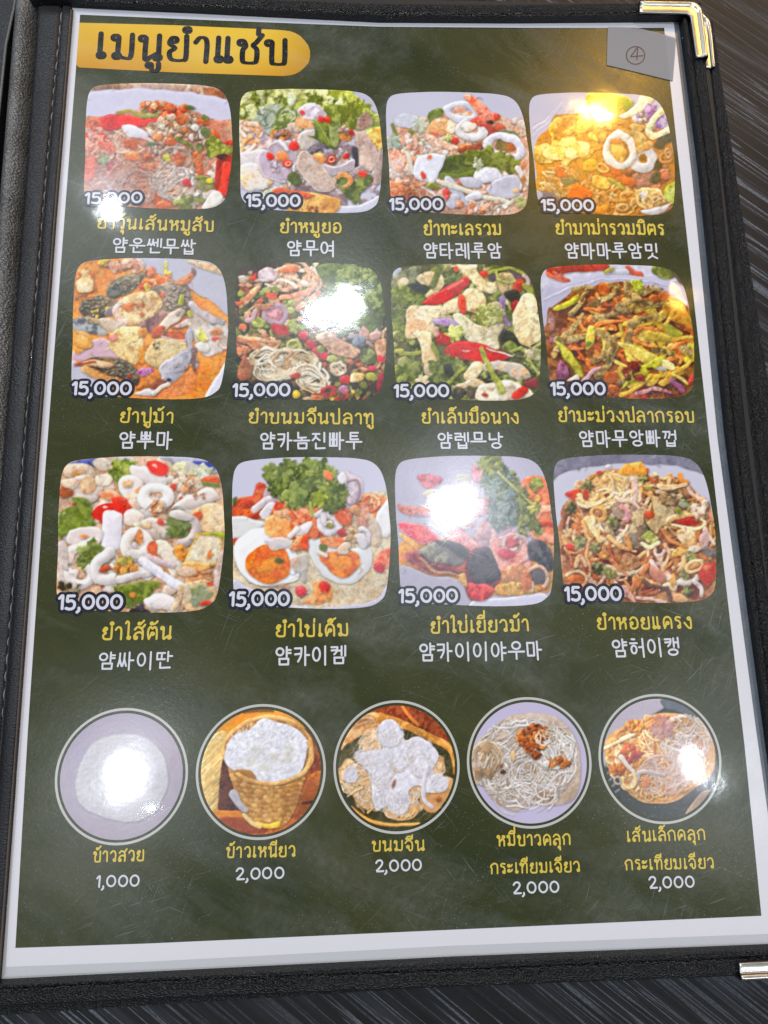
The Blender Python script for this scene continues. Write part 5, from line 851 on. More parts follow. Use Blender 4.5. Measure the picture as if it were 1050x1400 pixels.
def d12():     # blood cockle salad
    c = Cv(962, 'd0cce2', 22)
    c.P([(30, 20), (1030, 20), (1030, 200), (930, 150), (760, 95), (560, 85), (380, 90), (200, 110), (60, 150), (30, 180)], '77728c', c2='807a94', mot=.03, sh=.1, r=12, ao=.05)
    c.P([(70, 420), (130, 290), (220, 180), (330, 130), (450, 120), (600, 150), (800, 170), (900, 270), (970, 380), (1010, 520), (1010, 930), (90, 930)], 'b07c58', c2='8c5438', r=12)
    c.B(150, (540, 520, 440, 370), 20, 46, ['8c5c3c', 'b47c50', '6c4030', 'c8986c', '7c5440', '5c4038', 'a86440', 'd0a880'], bump=1.1); c.B(40, (540, 760, 420, 150), 24, 50, ['8c3c24', '6c2c20', 'a04c2c'])
    c.F(200, (540, 500, 430, 360), 150, 9, ['d8a870', 'e0bc90', 'c88c54', 'ecd0b0', 'b87444', 'd8b0a0', 'a85c3c'], curl=3, spec=.08); c.F(50, (360, 240, 200, 90), 130, 9, ['e0b884', 'd4a064', 'ecccac'], curl=2.5)
    c.B(30, (480, 440, 160, 120), 26, 50, ['a88c70', 'b89c7c', '8c7464', '7c6c5c', 'c8ac84'], bump=1.6)
    for x, y in [(240, 220), (140, 350), (180, 550), (280, 580), (320, 720), (290, 700), (370, 740), (850, 640), (820, 750), (380, 430), (810, 320), (560, 170), (870, 340), (830, 840), (610, 480)]: c.L(x, y, 36, ['5c5c3c', '6c7444', '44442c'][x % 3], '8c8c58')
    c.P([(420, 140), (460, 85), (550, 70), (590, 140), (500, 150)], 'd8903c', c2='dca050', sh=.2); c.S([(780, 140), (800, 180), (830, 190)], 14, 'd8843c'); c.E(355, 100, 18, 12, 0, 'e4d4d4'); c.P([(105, 260), (150, 235), (190, 240), (150, 300)], 'c4402c'); c.E(300, 135, 14, 12, 0, 'c8504c'); c.E(220, 270, 20, 26, 0, 'c84438')
    c.P([(600, 280), (680, 310), (750, 380), (680, 460), (640, 500), (590, 440), (640, 380)], 'b8a078', c2='c8b48c', edge='dca868', bump=1); c.P([(570, 400), (600, 480), (680, 540), (600, 500)], '2c342c'); c.B(26, (720, 270, 90, 50), 18, 36, ['bca078', 'a8845c', '8c6c54', 'd0b894']); c.E(605, 385, 32, 22, 0, 'b04828')
    c.S([(660, 210), (740, 220), (830, 200)], 14, 'e0b484', w2=8, al=.9); c.R(740, 205, 90, 26, -3, 8, 'e0bc98', a0=0, a1=180); c.S([(510, 180), (520, 240), (515, 310)], 16, 'ddb4a8', w2=10); c.S([(420, 295), (500, 310), (540, 350)], 14, 'e0b09c', w2=8); c.S([(440, 340), (480, 380), (460, 420)], 16, 'c88888'); c.S([(180, 270), (200, 310), (270, 320), (330, 300)], 16, 'e0b884', w2=12); c.R(240, 300, 76, 36, 0, 10, 'ecccA4', a0=0, a1=200)
    c.R(300, 385, 42, 36, 0, 12, 'd8a060', spec=.1); c.E(300, 385, 24, 20, 0, '9c6444'); c.P([(215, 410), (270, 400), (290, 480), (345, 540), (310, 555), (260, 500)], 'e4d0a4', c2='dcb880'); c.S([(210, 430), (220, 510), (240, 540)], 14, 'd0945c', w2=8)
    c.S([(240, 540), (225, 620), (250, 720)], 12, 'd09c70', w2=8); c.S([(160, 700), (190, 630), (220, 690)], 12, 'd8a880'); c.S([(360, 520), (430, 580), (520, 610)], 16, 'd8a46c', w2=8); c.S([(470, 520), (490, 590)], 14, 'c8844c'); c.S([(375, 655), (430, 710), (480, 750)], 16, 'cc8c64', w2=6, spec=.1); c.E(480, 670, 60, 50, 20, 'b0805c', c2='8c5c40', bump=1.5, spec=.12); c.S([(560, 730), (600, 680), (620, 640)], 18, 'c4744c', w2=10); c.P([(490, 830), (520, 760), (560, 790), (500, 850)], 'b0643c'); c.E(335, 630, 34, 30, 0, 'c07c4c'); c.E(335, 635, 14, 12, 0, 'e0a850')
    c.E(825, 425, 80, 26, 2, 'c82c28', spec=.3, c2='b8342c'); c.R(825, 428, 110, 42, 4, 13, 'e8d0a4', spec=.15); c.S([(700, 440), (760, 400), (860, 390)], 12, 'e0b070'); c.P([(560, 510), (600, 485), (655, 525), (630, 560), (580, 540)], 'a8b454', c2='c8cc84', spec=.1); c.S([(560, 560), (600, 580), (660, 550)], 13, 'e4d4a4'); c.E(778, 368, 28, 16, 15, '94a43c'); c.E(810, 322, 28, 26, 0, '6c7c54', c2='9ca484'); c.E(600, 235, 22, 14, 10, '94a044')
    c.P([(760, 490), (850, 480), (890, 520), (870, 590), (790, 560)], 'd4a068', c2='e4c49c', bump=1.2); c.P([(720, 650), (760, 590), (830, 570), (850, 600), (770, 640)], 'd8a860', c2='c8884c'); c.S([(700, 560), (720, 620), (690, 690)], 10, 'd8a884'); c.E(870, 590, 40, 20, -10, 'dccab8'); c.S([(680, 480), (740, 550), (820, 580)], 10, 'c88450')
    c.S([(620, 670), (660, 730), (730, 770)], 18, 'dcbcb4', spec=.12); c.P([(610, 690), (700, 740), (680, 790), (620, 760)], 'b87868', c2='c89484'); c.R(800, 740, 100, 60, 0, 15, 'e0ccc0', a0=10, a1=150, spec=.12); c.S([(880, 790), (910, 830), (910, 870)], 12, 'dccac4'); c.R(870, 695, 50, 30, -25, 11, 'dcb888', spec=.1); c.E(870, 695, 34, 16, -25, 'bc8c5c'); c.E(950, 740, 52, 72, 5, 'c43c28', spec=.3, c2='b03020', r=16); c.E(945, 700, 30, 14, 0, 'dc6850', ao=0)
    c.S([(930, 480), (960, 530), (990, 560)], 16, 'd8bcac', w2=8); c.E(930, 540, 26, 50, 0, 'c09c98', al=.9); c.E(960, 610, 50, 30, 10, '8c7c78', c2='5c5454'); c.S([(920, 300), (960, 370), (970, 420)], 20, 'cc8c6c'); c.B(16, (900, 360, 60, 50), 14, 30, ['c8a890', 'b08468', 'dcc0ac']); c.R(165, 775, 60, 46, 0, 9, 'e0b488', a0=200, a1=60); c.E(160, 780, 50, 34, 0, 'b85c30', c2='c87040'); c.E(125, 585, 24, 18, 0, 'b83430')
    c.S([(450, 830), (490, 880), (520, 910)], 22, 'd8a49c', w2=8); c.S([(530, 885), (620, 890), (700, 910)], 10, 'e0bcb0'); c.E(780, 885, 50, 28, 10, 'd8a880'); c.S([(580, 800), (700, 830), (730, 890)], 12, '6c4c44'); c.P([(720, 790), (740, 740), (760, 790), (740, 830)], 'd89c58')
    return c
def r1():      # steamed rice
    c = Cv(1104, 'a79bb0', 31); c.G(900, 500, 220, .5, '96808e'); c.G(200, 330, 200, .3, '9a8cb0'); c.G(560, 980, 260, .4, 'a0909c')
    c.P([(175, 640), (210, 480), (320, 320), (500, 260), (700, 290), (820, 410), (860, 560), (840, 700), (760, 840), (600, 910), (400, 880), (220, 790)], 'c6c2ca', r=60, sh=.35, mot=.012, ao=.3, soft=6, bump=.8); c.G(420, 400, 120, .25, 'b0a4ac')
    for i in range(500):
        x, y = c.pt((520, 590, 310, 290)); c.E(x, y, 12, 5, c.rg.random() * 180, ['b8b4bc', 'aea8b2', 'c0bcc4', 'b4aeb8'][i % 4], ao=.04, al=.3)
    return c
def r2():      # sticky rice in a basket
    c = Cv(1105, '7a4020', 32); c.P([(40, 700), (1020, 560), (1020, 1100), (40, 1100)], '8a4422', c2='a85c2c', ao=0); c.P([(800, 300), (1020, 300), (1000, 620), (900, 600)], '7c3820', c2='94502c'); c.P([(860, 600), (1000, 560), (960, 800), (800, 860)], 'a4602c', c2='8c4824'); c.S([(820, 790), (900, 780)], 10, '34201c')
    c.P([(160, 250), (330, 110), (700, 90), (880, 200), (500, 330)], 'd8922c', c2='cc7c1c', ao=0); c.S([(380, 105), (480, 92), (600, 90)], 8, '6c4424')
    c.P([(50, 560), (120, 300), (240, 250), (300, 400), (260, 500), (200, 700), (180, 860), (120, 840)], 'c4a468', c2='d4bc84', sh=.25)
    for i in range(50): x, y = c.pt((150, 560, 90, 280)); c.S([(x - 30, y + 34), (x + 30, y - 34)], 5, ['b08c50', 'dcc48c', 'c8a868'][i % 3], ao=.1, al=.7)
    c.P([(210, 480), (250, 490), (290, 640), (330, 850), (200, 850), (185, 780)], '4a2418', c2='5c3020'); c.P([(140, 850), (330, 850), (380, 900), (180, 905)], 'd07c24'); c.P([(180, 910), (380, 905), (560, 1000), (300, 1010)], '8c4020')
    c.P([(230, 400), (300, 250), (480, 140), (680, 130), (840, 230), (900, 380), (860, 500), (780, 800), (700, 940), (600, 985), (460, 960), (370, 890), (290, 640)], 'b88648', c2='c8985c', r=50, sh=.35)
    for j in range(9):
        for i in range(13):
            x = 300 + i * 44 + (j % 2) * 22; y = 640 + j * 36 - abs(i - 5) * 5
            if x < 850 - j * 14 and x > 270 + j * 16: c.E(x, y, 20, 12, 20, ['c89858', 'b07c40', 'd4a868', 'a87038'][(i * 3 + j) % 4], ao=.25, al=.75)
    c.G(780, 750, 130, .45, '7c4a24'); c.P([(470, 930), (560, 950), (650, 925), (640, 970), (560, 985), (480, 960)], 'd8a834', c2='e0bc50'); c.S([(380, 880), (440, 940), (500, 970)], 16, 'd4b478'); c.S([(300, 720), (340, 800), (390, 840)], 34, 'c4bccc', w2=20, al=.9)
    c.R(570, 390, 320, 248, 8, 22, 'd0a468', c2='b88a50'); c.E(570, 370, 300, 225, 6, '9c6c3c', c2='b08048')
    c.P([(235, 420), (290, 290), (430, 230), (520, 150), (640, 180), (760, 220), (860, 320), (850, 420), (800, 560), (650, 620), (500, 625), (420, 560), (300, 540), (240, 490)], 'dad8e4', c2='e2e0ea', bump=.8, r=24, sh=.2)
    for i in range(500): x, y = c.pt((550, 390, 300, 215)); c.E(x, y, 15, 7, c.rg.random() * 180, ['dedce8', 'd0ccdc', 'e6e4ee', 'd8d4cc'][i % 4], ao=.08, al=.5)
    for x, y in [(720, 380), (600, 440), (480, 400), (540, 520), (700, 450), (430, 480)]: c.G(x, y, 40, .4, 'b8ac84')
    c.P([(320, 540), (420, 540), (470, 600), (400, 590)], '9c6c34', al=.9); c.R(570, 400, 325, 242, 8, 14, 'd4aa70', a0=330, a1=130, c2='b8864c'); return c
def r3():      # fermented rice noodles on a leaf
    c = Cv(1107, '3c3c26', 33); c.P([(300, 60), (700, 60), (980, 300), (990, 480), (700, 240), (400, 200)], '70301c', c2='8c4428', ao=0)
    for i in range(20): c.S([(640 + 20 * i, 120 + 17 * i), (600 + 20 * i, 210 + 15 * i)], 5, ['9c5434', '5c2818'][i % 2], ao=0, al=.5)
    c.S([(570, 90), (620, 160), (690, 230)], 12, 'b86c34', ao=.1); c.P([(90, 430), (150, 280), (300, 140), (470, 180), (420, 260), (240, 320)], 'c08858', c2='d4a878'); c.F(16, (280, 240, 120, 60), 150, 5, ['a8744c', 'dcb48c'], ang=-20, spread=20, al=.6)
    c.S([(400, 180), (560, 230), (760, 320), (940, 420), (980, 600)], 40, 'c08040', w2=22, c2='d09450'); c.P([(100, 430), (220, 350), (540, 260), (800, 380), (930, 460), (960, 640), (940, 900), (640, 1040), (300, 980), (90, 700)], '3e3c26', c2='484630', ao=.2); c.S([(170, 880), (300, 970), (480, 1010), (700, 1000)], 16, 'bc8848', w2=10)
    c.P([(700, 640), (960, 650), (930, 800), (820, 915), (720, 860)], 'd0a070', c2='c8905c'); c.E(850, 810, 22, 18, 0, 'a05c34')
    no = ['dcd8e6', 'e6e2ee', 'd0c8d0', 'ccb8a4']; tan = ['d0a878', 'dcbc94', 'c4986c', 'e0ccb4']
    for reg, n in [((190, 640, 110, 130), 50), ((330, 380, 90, 90), 30), ((300, 780, 90, 120), 34), ((560, 870, 130, 90), 44), ((620, 690, 100, 130), 44), ((740, 640, 100, 110), 30), ((830, 560, 60, 80), 14)]:
        c.E(*reg[:2], reg[2] * 1.0, reg[3] * 1.0, 0, 'cca47c', c2='d8b894', wob=.2, soft=6, ao=.15); c.F(n, (reg[0], reg[1], reg[2] * 1.1, reg[3] * 1.1), 130, 5, tan, curl=2.0, ao=.16, al=.85)
    c.P([(400, 220), (480, 190), (540, 240), (590, 350), (680, 320), (780, 380), (850, 470), (800, 600), (900, 640), (900, 740), (760, 760), (700, 700), (620, 740), (610, 880), (560, 920), (480, 820), (370, 900), (330, 760), (330, 620), (240, 540), (200, 480), (330, 430), (420, 420), (380, 320)], 'dad6e2', r=24, sh=.2, bump=.3)
    for reg, n in [((470, 300, 95, 95), 60), ((660, 440, 120, 100), 70), ((420, 560, 90, 160), 90), ((400, 800, 60, 70), 40), ((540, 830, 80, 90), 50), ((170, 620, 50, 60), 20), ((720, 560, 90, 70), 40), ((860, 680, 60, 70), 40), ((280, 490, 80, 50), 30), ((540, 500, 60, 90), 40)]:
        c.E(reg[0], reg[1], reg[2] * .95, reg[3] * .95, 0, 'd6d2e4', c2='dedae8', wob=.2, r=30, sh=.15, ao=.06, soft=6); c.F(n * .8, (reg[0], reg[1], reg[2] * 1.08, reg[3] * 1.08), 120, 4, no, ang=100, spread=110, curl=2, ao=.08, al=.6)
    c.F(300, (480, 560, 330, 330), 90, 2.5, ['f0ecf6', 'c8b8b0', 'e0dcea', 'b8a898'], ang=90, spread=150, curl=2, ao=.05, al=.4)
    c.S([(760, 560), (730, 720), (740, 820), (800, 870)], 16, 'dcd4dc', ao=.2); c.E(500, 690, 12, 30, 10, '8c5c4c'); c.S([(170, 770), (210, 740), (260, 720)], 7, 'dcb888'); c.S([(300, 915), (340, 880)], 8, 'd0b080'); c.S([(290, 310), (310, 300)], 6, 'ccac8c')
    return c
def r4():      # rice vermicelli with fried garlic
    c = Cv(1107, 'b9aed2', 34); c.G(200, 300, 250, .3, 'c4b8e4'); c.G(900, 350, 200, .4, 'aca4b8'); c.G(550, 1000, 200, .3, 'c4bce4')
    c.P([(90, 480), (150, 370), (330, 220), (520, 170), (740, 200), (880, 350), (930, 560), (900, 800), (780, 880), (560, 880), (420, 930), (260, 850), (170, 740), (100, 700)], 'a89484', c2='b8a698', r=30, sh=.15)
    wl = ['d2c6c0', 'e0d6d0', 'b8a898', 'c8bab2', 'a8988c', 'dcd4d4']
    c.F(260, (500, 540, 380, 320), 260, 4.5, wl, curl=3.2, ao=.16); c.F(60, (200, 540, 100, 150), 240, 4.5, ['c0a890', 'a89078', 'd4c4b4'], ang=-80, spread=60, ao=.2)
    for x, y, rx, ry in [(140, 640, 40, 50), (220, 630, 40, 40), (560, 600, 60, 40), (650, 810, 70, 40), (200, 440, 40, 50)]: c.E(x, y, rx, ry, 0, '8c7058', al=.75, c2='9c8268', soft=5)
    for i in range(34): c.R(520 + (i * 37) % 120 - 60, 640 + (i * 53) % 120 - 60, 80 + (i * 29) % 130, 60 + (i * 17) % 110, (i * 40) % 180, 4, wl[i % 6], a0=(i * 77) % 360, a1=(i * 77 + 150) % 360, ao=.15)
    c.F(70, (700, 420, 180, 180), 180, 5, ['d8d0cc', 'e4dedc', 'c4b8a8'], ang=60, spread=100, ao=.14); c.F(40, (480, 800, 280, 100), 220, 4.5, wl, curl=3, ao=.14)
    c.B(110, (560, 370, 120, 100), 12, 28, ['9c5020', 'b4642c', '7c3c1c', 'c87c3c', 'a8582c', '8c4424'], spec=.15); c.B(36, (760, 550, 90, 40), 10, 24, ['b8703c', 'c88850', 'a85c2c']); c.B(16, (590, 490, 40, 30), 10, 22, ['8c4420', 'a0542c']); c.E(405, 500, 20, 44, 0, 'ccac84'); c.E(590, 268, 20, 8, -10, '3c2420'); c.E(655, 278, 16, 12, 0, 'b06c4c'); c.E(640, 435, 34, 16, 0, 'd08c3c', spec=.2); c.E(325, 625, 20, 18, 0, '5c3c30'); c.E(315, 580, 14, 16, 0, '7c5c50')
    c.F(14, (640, 360, 60, 60), 110, 4, ['d0b8a0', 'dcc8b8'], ao=.1); c.E(665, 560, 26, 30, 0, 'e0dcdc', al=.8, soft=4); return c
def r5():      # small rice noodles with fried garlic
    c = Cv(1107, '3c4040', 35); c.P([(60, 560), (100, 300), (330, 110), (570, 80), (560, 150), (400, 260), (150, 460), (110, 600)], 'b4a6b8', mot=.02, ao=0); c.P([(560, 80), (1000, 120), (1000, 500), (700, 200), (560, 160)], '4c5460', ao=0); c.P([(720, 980), (840, 820), (920, 800), (880, 900), (780, 980)], 'a08878', ao=0)
    for i in range(5): c.E(115 + 18 * i, 600 + 52 * i, 34, 12, -40, '6c7070'); c.E(125 + 18 * i, 640 + 52 * i, 26, 8, -40, '2c3034')
    c.P([(100, 420), (180, 330), (320, 270), (520, 200), (720, 210), (860, 280), (940, 420), (940, 640), (800, 780), (620, 890), (420, 895), (290, 830), (180, 680), (110, 560)], 'c08c54', c2='c89c6c', r=30, sh=.2)
    c.F(240, (500, 540, 370, 310), 170, 7, ['d8a868', 'c88c48', 'dcb888', 'c87c40', 'e0c8a4', 'b87040'], curl=4, ao=.2); c.F(80, (720, 400, 190, 180), 160, 6, ['c4ac9c', 'd0bcac', 'b89c8c', 'd4c4bc'], curl=4, ao=.15); c.F(60, (560, 680, 200, 150), 170, 6, ['c8a898', 'd4b8a8', 'bc988c'], curl=4, ao=.15)
    c.B(40, (330, 300, 70, 40), 10, 24, ['cc7c30', 'b8642c', 'd89444']); c.B(44, (540, 310, 90, 80), 14, 34, ['c08088', 'c88c8c', 'b87880', 'd0a0a0'], al=.4); c.B(30, (290, 510, 70, 60), 14, 30, ['b0503c', 'c0683c', 'a84c4c']); c.B(20, (200, 630, 50, 40), 14, 30, ['c86c2c', 'd07c34']); c.E(415, 740, 30, 40, 10, 'cc7c4c')
    c.S([(90, 470), (180, 430), (320, 370)], 12, 'dcc8a8'); c.S([(220, 540), (270, 600), (330, 680), (300, 770)], 20, 'd4c4b8', w2=10); c.S([(330, 740), (380, 650), (560, 680)], 22, 'ccbcb8', w2=12, al=.9); c.R(285, 720, 50, 60, 10, 12, 'd8b880', a0=300, a1=200); c.R(195, 722, 26, 26, 0, 7, 'a8988c'); c.R(440, 850, 30, 26, 0, 7, 'c8a474')
    c.G(750, 600, 240, .45, 'b8a8b4'); return c
# ---------------------------------------------------------------- table top
def build_table():
    s = N('dark_wood_grain')
    p, q = at(960, 100, 0), at(1050, 160, 0); ang = math.atan2(q.y - p.y, q.x - p.x)
    v = s.mapped((1, 1, 1), (0, 0, -ang))
    def st(sx, sy, sc, det=4, dist=.0):
        m = s.n('Mapping'); m.inputs['Scale'].default_value = (sx, sy, 1); s.l(v, m.inputs[0]); return s.noise(sc, det, m.outputs[0], .6, dist)
    band = st(1.2, 16, 14, 3, .2); fine = st(2.5, 60, 22, 3, .1); line = st(.5, 26, 12, 1.2, .25); line2 = st(.8, 40, 14, 1.2, .25); grit = st(14, 60, 60, 3)
    c = s.ramp(band, [(.36, (.0035, .0032, .004)), (.54, (.009, .0086, .010)), (.70, (.025, .027, .033))])
    c2 = s.mix(s.ramp(fine, [(.42, 0), (.7, .12)]), c, (.026, .024, .027))
    pale = s.math('MAXIMUM', s.ramp(line, [(.472, 0), (.5, 1), (.528, 0)]), s.ramp(line2, [(.562, 0), (.58, .8), (.598, 0)])); pale = s.math('MULTIPLY', pale, s.ramp(grit, [(.3, .15), (.62, 1)]))
    c3 = s.mix(s.math('MULTIPLY', s.math('MULTIPLY', pale, s.ramp(s.noise(9, 3), [(.36, .2), (.56, 1)])), .7), c2, (.34, .37, .44))  # grain lines coloured pale to stand for the sheen they catch
    s.l(c3, s.b.inputs['Base Color']); s.b.inputs['Roughness'].default_value = .5; s.b.inputs['Specular IOR Level'].default_value = .32
    h = s.math('ADD', s.math('MULTIPLY', band, 1.2), s.math('ADD', fine, s.math('MULTIPLY', grit, .3)))
    s.l(s.bump(h, .12, .0006), s.b.inputs['Normal'])
    V = [(-.6, -.6, 0), (.7, -.6, 0), (.7, .6, 0), (-.6, .6, 0), (-.6, -.6, -.025), (.7, -.6, -.025), (.7, .6, -.025), (-.6, .6, -.025)]
    F = [(0, 1, 2, 3), (7, 6, 5, 4), (0, 4, 5, 1), (1, 5, 6, 2), (2, 6, 7, 3), (3, 7, 4, 0)]
    link('table_top', mesh('table_top', V, F), [s.m], kind='structure')
build_table()

# ---------------------------------------------------------------- the folder
M_leather = leather('black_leatherette', (.005, .0055, .007), .34)
M_leather_soft = leather('smooth_black_leatherette', (.006, .0065, .010), .45, 2200, strength=.35)
M_spine = leather('sheen_grey_spine_leatherette', (.10, .10, .099), .36, 1500, (.7, 1.2, 1), .9, 1.0)  # grey base colour stands in for light reflected along the spine
M_thread = plain('black_thread', (.035, .034, .034), .5)
M_thread_pale = plain('grey_thread', (.22, .22, .22), .55)
M_gold = metal('gilt_metal', (.52, .50, .45), .3); M_nickel = metal('nickel_metal', (.56, .56, .54), .28)
M_board = plain('black_board', (.008, .008, .009), .6)

folder = thing('menu_folder', 'open black leatherette menu folder with stitched borders and metal corners lying on the dark table', 'menu folder', (0, 0, 0))

def pl_sample(P, n):
    P = np.array(P, float); d = np.r_[0, np.cumsum(np.linalg.norm(np.diff(P, axis=0), axis=1))]; t = np.linspace(0, d[-1], n)
    return np.stack([np.interp(t, d, P[:, 0]), np.interp(t, d, P[:, 1])], 1)

def slab(name, px, z0, z1, mat, parent, n=1, **props):
    pts = [at(x, y, z1) for x, y in px]; m = len(pts)
    V = [(p.x, p.y, z1) for p in pts] + [(p.x, p.y, z0) for p in pts]
    F = [tuple(range(m)), tuple(range(2 * m - 1, m - 1, -1))] + [(i, i + m, (i + 1) % m + m, (i + 1) % m) for i in range(m)]
    me = mesh(name, V, F); bm = bmesh.new(); bm.from_mesh(me); bmesh.ops.recalc_face_normals(bm, faces=bm.faces); bm.to_mesh(me); bm.free()
    return link(name, me, [mat], parent, **props)

def hem(name, inner, seam, outer, z0, z1, mat, parent, n=90, seed=0, zi=None, **props):
    """a padded turned-over border between an inner and an outer line, pinched along its seam"""
    I, S, O = (pl_sample(q, n) for q in (inner, seam, outer)); rg = np.random.default_rng(seed)
    prof = [(0, 0), (0, .66), (.03, .90), (.09, .98), (.25, 1), (.42, .98), (.47, .80), (.5, .50), (.53, .80), (.58, .98), (.75, 1), (.90, .98), (.97, .86), (1, .5), (1, 0)]
    V, F = [], []; k = len(prof)
    wob = np.convolve(rg.random(n + 8) - .5, np.ones(5) / 5, 'same')[4:-4]
    for i in range(n):
        zt = z1 + wob[i] * .0004
        a, b, c = at(*I[i], zi or z1), at(*S[i], z1), at(*O[i], z1)
        for t, hgt in prof:
            p = a.lerp(b, t * 2) if t <= .5 else b.lerp(c, (t - .5) * 2)
            V.append((p.x, p.y, z0 + (zt - z0) * hgt))
    for i in range(n - 1):
        for j in range(k - 1): F.append((i * k + j, (i + 1) * k + j, (i + 1) * k + j + 1, i * k + j + 1))
    F.append(tuple(range(k))); F.append(tuple((n - 1) * k + j for j in range(k))[::-1])
    me = mesh(name, V, F, smooth=True); bm = bmesh.new(); bm.from_mesh(me); bmesh.ops.recalc_face_normals(bm, faces=bm.faces); bm.to_mesh(me); bm.free()
    return link(name, me, [mat], parent, **props)

_st = {}
def stitch_mesh(L, mat):
    key = (round(L, 5), mat.name)
    if key not in _st:
        V, F = [], []; r = .00022; k = 6; n = 6
        for i in range(n):
            u = -L / 2 + L * i / (n - 1); zz = -abs(2 * i / (n - 1) - 1) ** 3 * .0004; rr = r * (1 - .4 * abs(2 * i / (n - 1) - 1) ** 2)
            for j in range(k): a = j / k * 6.283; V.append((u, rr * math.cos(a), zz + rr * math.sin(a)))
        for i in range(n - 1):
            for j in range(k): F.append((i * k + j, i * k + (j + 1) % k, (i + 1) * k + (j + 1) % k, (i + 1) * k + j))
        me = mesh('stitch', V, F, smooth=True); me.materials.append(mat); _st[key] = me
    return _st[key]
def stitches(line, z, step, frac, mat, parent):
    P = [at(x, y, z) for x, y in line]; seg = [(P[i], P[i + 1]) for i in range(len(P) - 1)]; cr = step * .3
    me = stitch_mesh(step * frac, mat)
    for a, b in seg:
        L = (b - a).length; n = int(L / step); ang = math.atan2(b.y - a.y, b.x - a.x)
        for i in range(n):
            p = a.lerp(b, (i + .5) * step / L)
            o_ = bpy.data.objects.new('stitch', me); COL.objects.link(o_); o_.parent = parent
            o_.location = (p.x + random.uniform(-1, 1) * .0001, p.y + random.uniform(-1, 1) * .0001, z); o_.rotation_euler = (0, 0, ang + random.uniform(-.05, .05))

# boards
slab('back_cover', [(62, -40), (962, 20), (974, 30), (1170, 1296), (1162, 1312), (-60, 1392)], .0003, .0030, M_leather, folder, label='plain black leatherette back cover seen past the right border')
hem('back_border', [(952, 60), (1014, 600), (1090, 1300)], [(969, 62), (1034, 600), (1121, 1300)], [(979, 66), (1047, 600), (1140, 1300)], .0029, .0052, M_leather, folder, seed=5)
slab('front_board', [(60, -12), (952, 8), (962, 20), (1108, 1320), (-20, 1366)], .0032, .0054, M_board, folder)
Z1 = .0088
top_b = hem('top_border', [(44, 7), (140, 12), (520, 31), (700, 32), (948, 30)], [(44, -4), (140, 2), (520, 19), (700, 20), (955, 17)], [(44, -20), (140, -12), (520, 3), (700, 4), (960, 1)], .0054, Z1, M_leather, folder, seed=1, zi=PZ)
left_b = hem('left_border', [(97, 8), (73, 300), (22, 1000), (-4, 1345)], [(84, 8), (57, 300), (1, 1000), (-28, 1345)], [(50, 8), (29, 300), (-30, 1000), (-60, 1345)], .0054, .0080, M_leather_soft, folder, seed=2)
right_b = hem('right_border', [(928, 29), (955, 240), (991, 600), (1044, 1000), (1086, 1305)], [(942, 29), (968.5, 240), (1006, 600), (1060, 1000), (1102, 1305)], [(958, 29), (986.5, 240), (1023, 600), (1078, 1000), (1120, 1305)], .0054, Z1, M_leather, folder, seed=3, zi=PZ)
bot_b = hem('bottom_border', [(-40, 1341), (200, 1329), (620, 1308), (1050, 1291), (1130, 1288)], [(-40, 1354), (200, 1342), (620, 1327), (1050, 1309), (1130, 1306)], [(-50, 1382), (200, 1370), (620, 1353), (1050, 1337), (1140, 1334)], .0030, Z1, M_leather, folder, seed=4, zi=PZ)
stitches([(98, 0), (520, 19), (700, 20), (860, 18)], Z1 - .0012, .0050, .80, M_thread, top_b)
stitches([(84, 14), (57, 300), (1, 1000)], .0080 - .0007, .0047, .78, M_thread_pale, left_b)
stitches([(947, 85), (968.5, 240), (1006, 600), (1060, 1000)], Z1 - .0012, .0062, .82, M_thread, right_b)
stitches([(-10, 1352), (200, 1342), (620, 1327), (1000, 1311)], Z1 - .0012, .0090, .86, M_thread, bot_b)
# thin raw lip of the left border against the card
def lip(name, pts, z, r, mat, parent):
    P = pl_sample(pts, 60); V, F = [], []; k = 6
    Q = [at(x, y, z) for x, y in P]
    for i, p in enumerate(Q):
        t = (Q[min(i + 1, 59)] - Q[max(i - 1, 0)]).normalized(); nn = Vector((-t.y, t.x, 0))
        for j in range(k): a = j / k * 6.283; V.append(tuple(p + nn * r * math.cos(a) + Vector((0, 0, r * math.sin(a)))))
    for i in range(59):
        for j in range(k): F.append((i * k + j, i * k + (j + 1) % k, (i + 1) * k + (j + 1) % k, (i + 1) * k + j))
    return link(name, mesh(name, V, F, smooth=True), [mat], parent)
lip('edge_piping', [(97.5, 14), (74.5, 300), (23, 1000), (-2, 1340)], .0074, .00035, plain('brown_raw_edge', (.09, .065, .05), .6), folder)

# spine roll and the other leaf of the folder at the far left
def roll():
    n = 70; I = pl_sample([(51, -6), (29, 300), (8, 640), (-30, 1150)], n); O = pl_sample([(20, -14), (-6, 300), (-34, 640), (-90, 1150)], n); V, F = [], []; k = 15
    for i in range(n):
        a, b = at(*I[i], .0045), at(*O[i], .0045)
        for j in range(k):
            t = j / (k - 1); p = a.lerp(b, t); V.append((p.x, p.y, .0012 + .0062 * math.sin(math.pi * min(1, max(0, t))) ** .55))
    for i in range(n - 1):
        for j in range(k - 1): F.append((i * k + j, (i + 1) * k + j, (i + 1) * k + j + 1, i * k + j + 1))
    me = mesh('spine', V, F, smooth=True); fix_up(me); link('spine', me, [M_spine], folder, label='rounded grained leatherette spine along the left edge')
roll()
slab('left_leaf', [(23, -30), (20, 0), (8, 60), (1, 130), (-30, 420), (-60, 900), (-400, 900), (-400, -30)], .0003, .0066, M_leather_soft, folder)
lip('leaf_edge', [(23, -20), (20, 6), (8, 62), (1, 130), (-20, 330), (-30, 420)], .0066, .00045, plain('shiny_edge_piping', (.10, .11, .12), .3), folder)

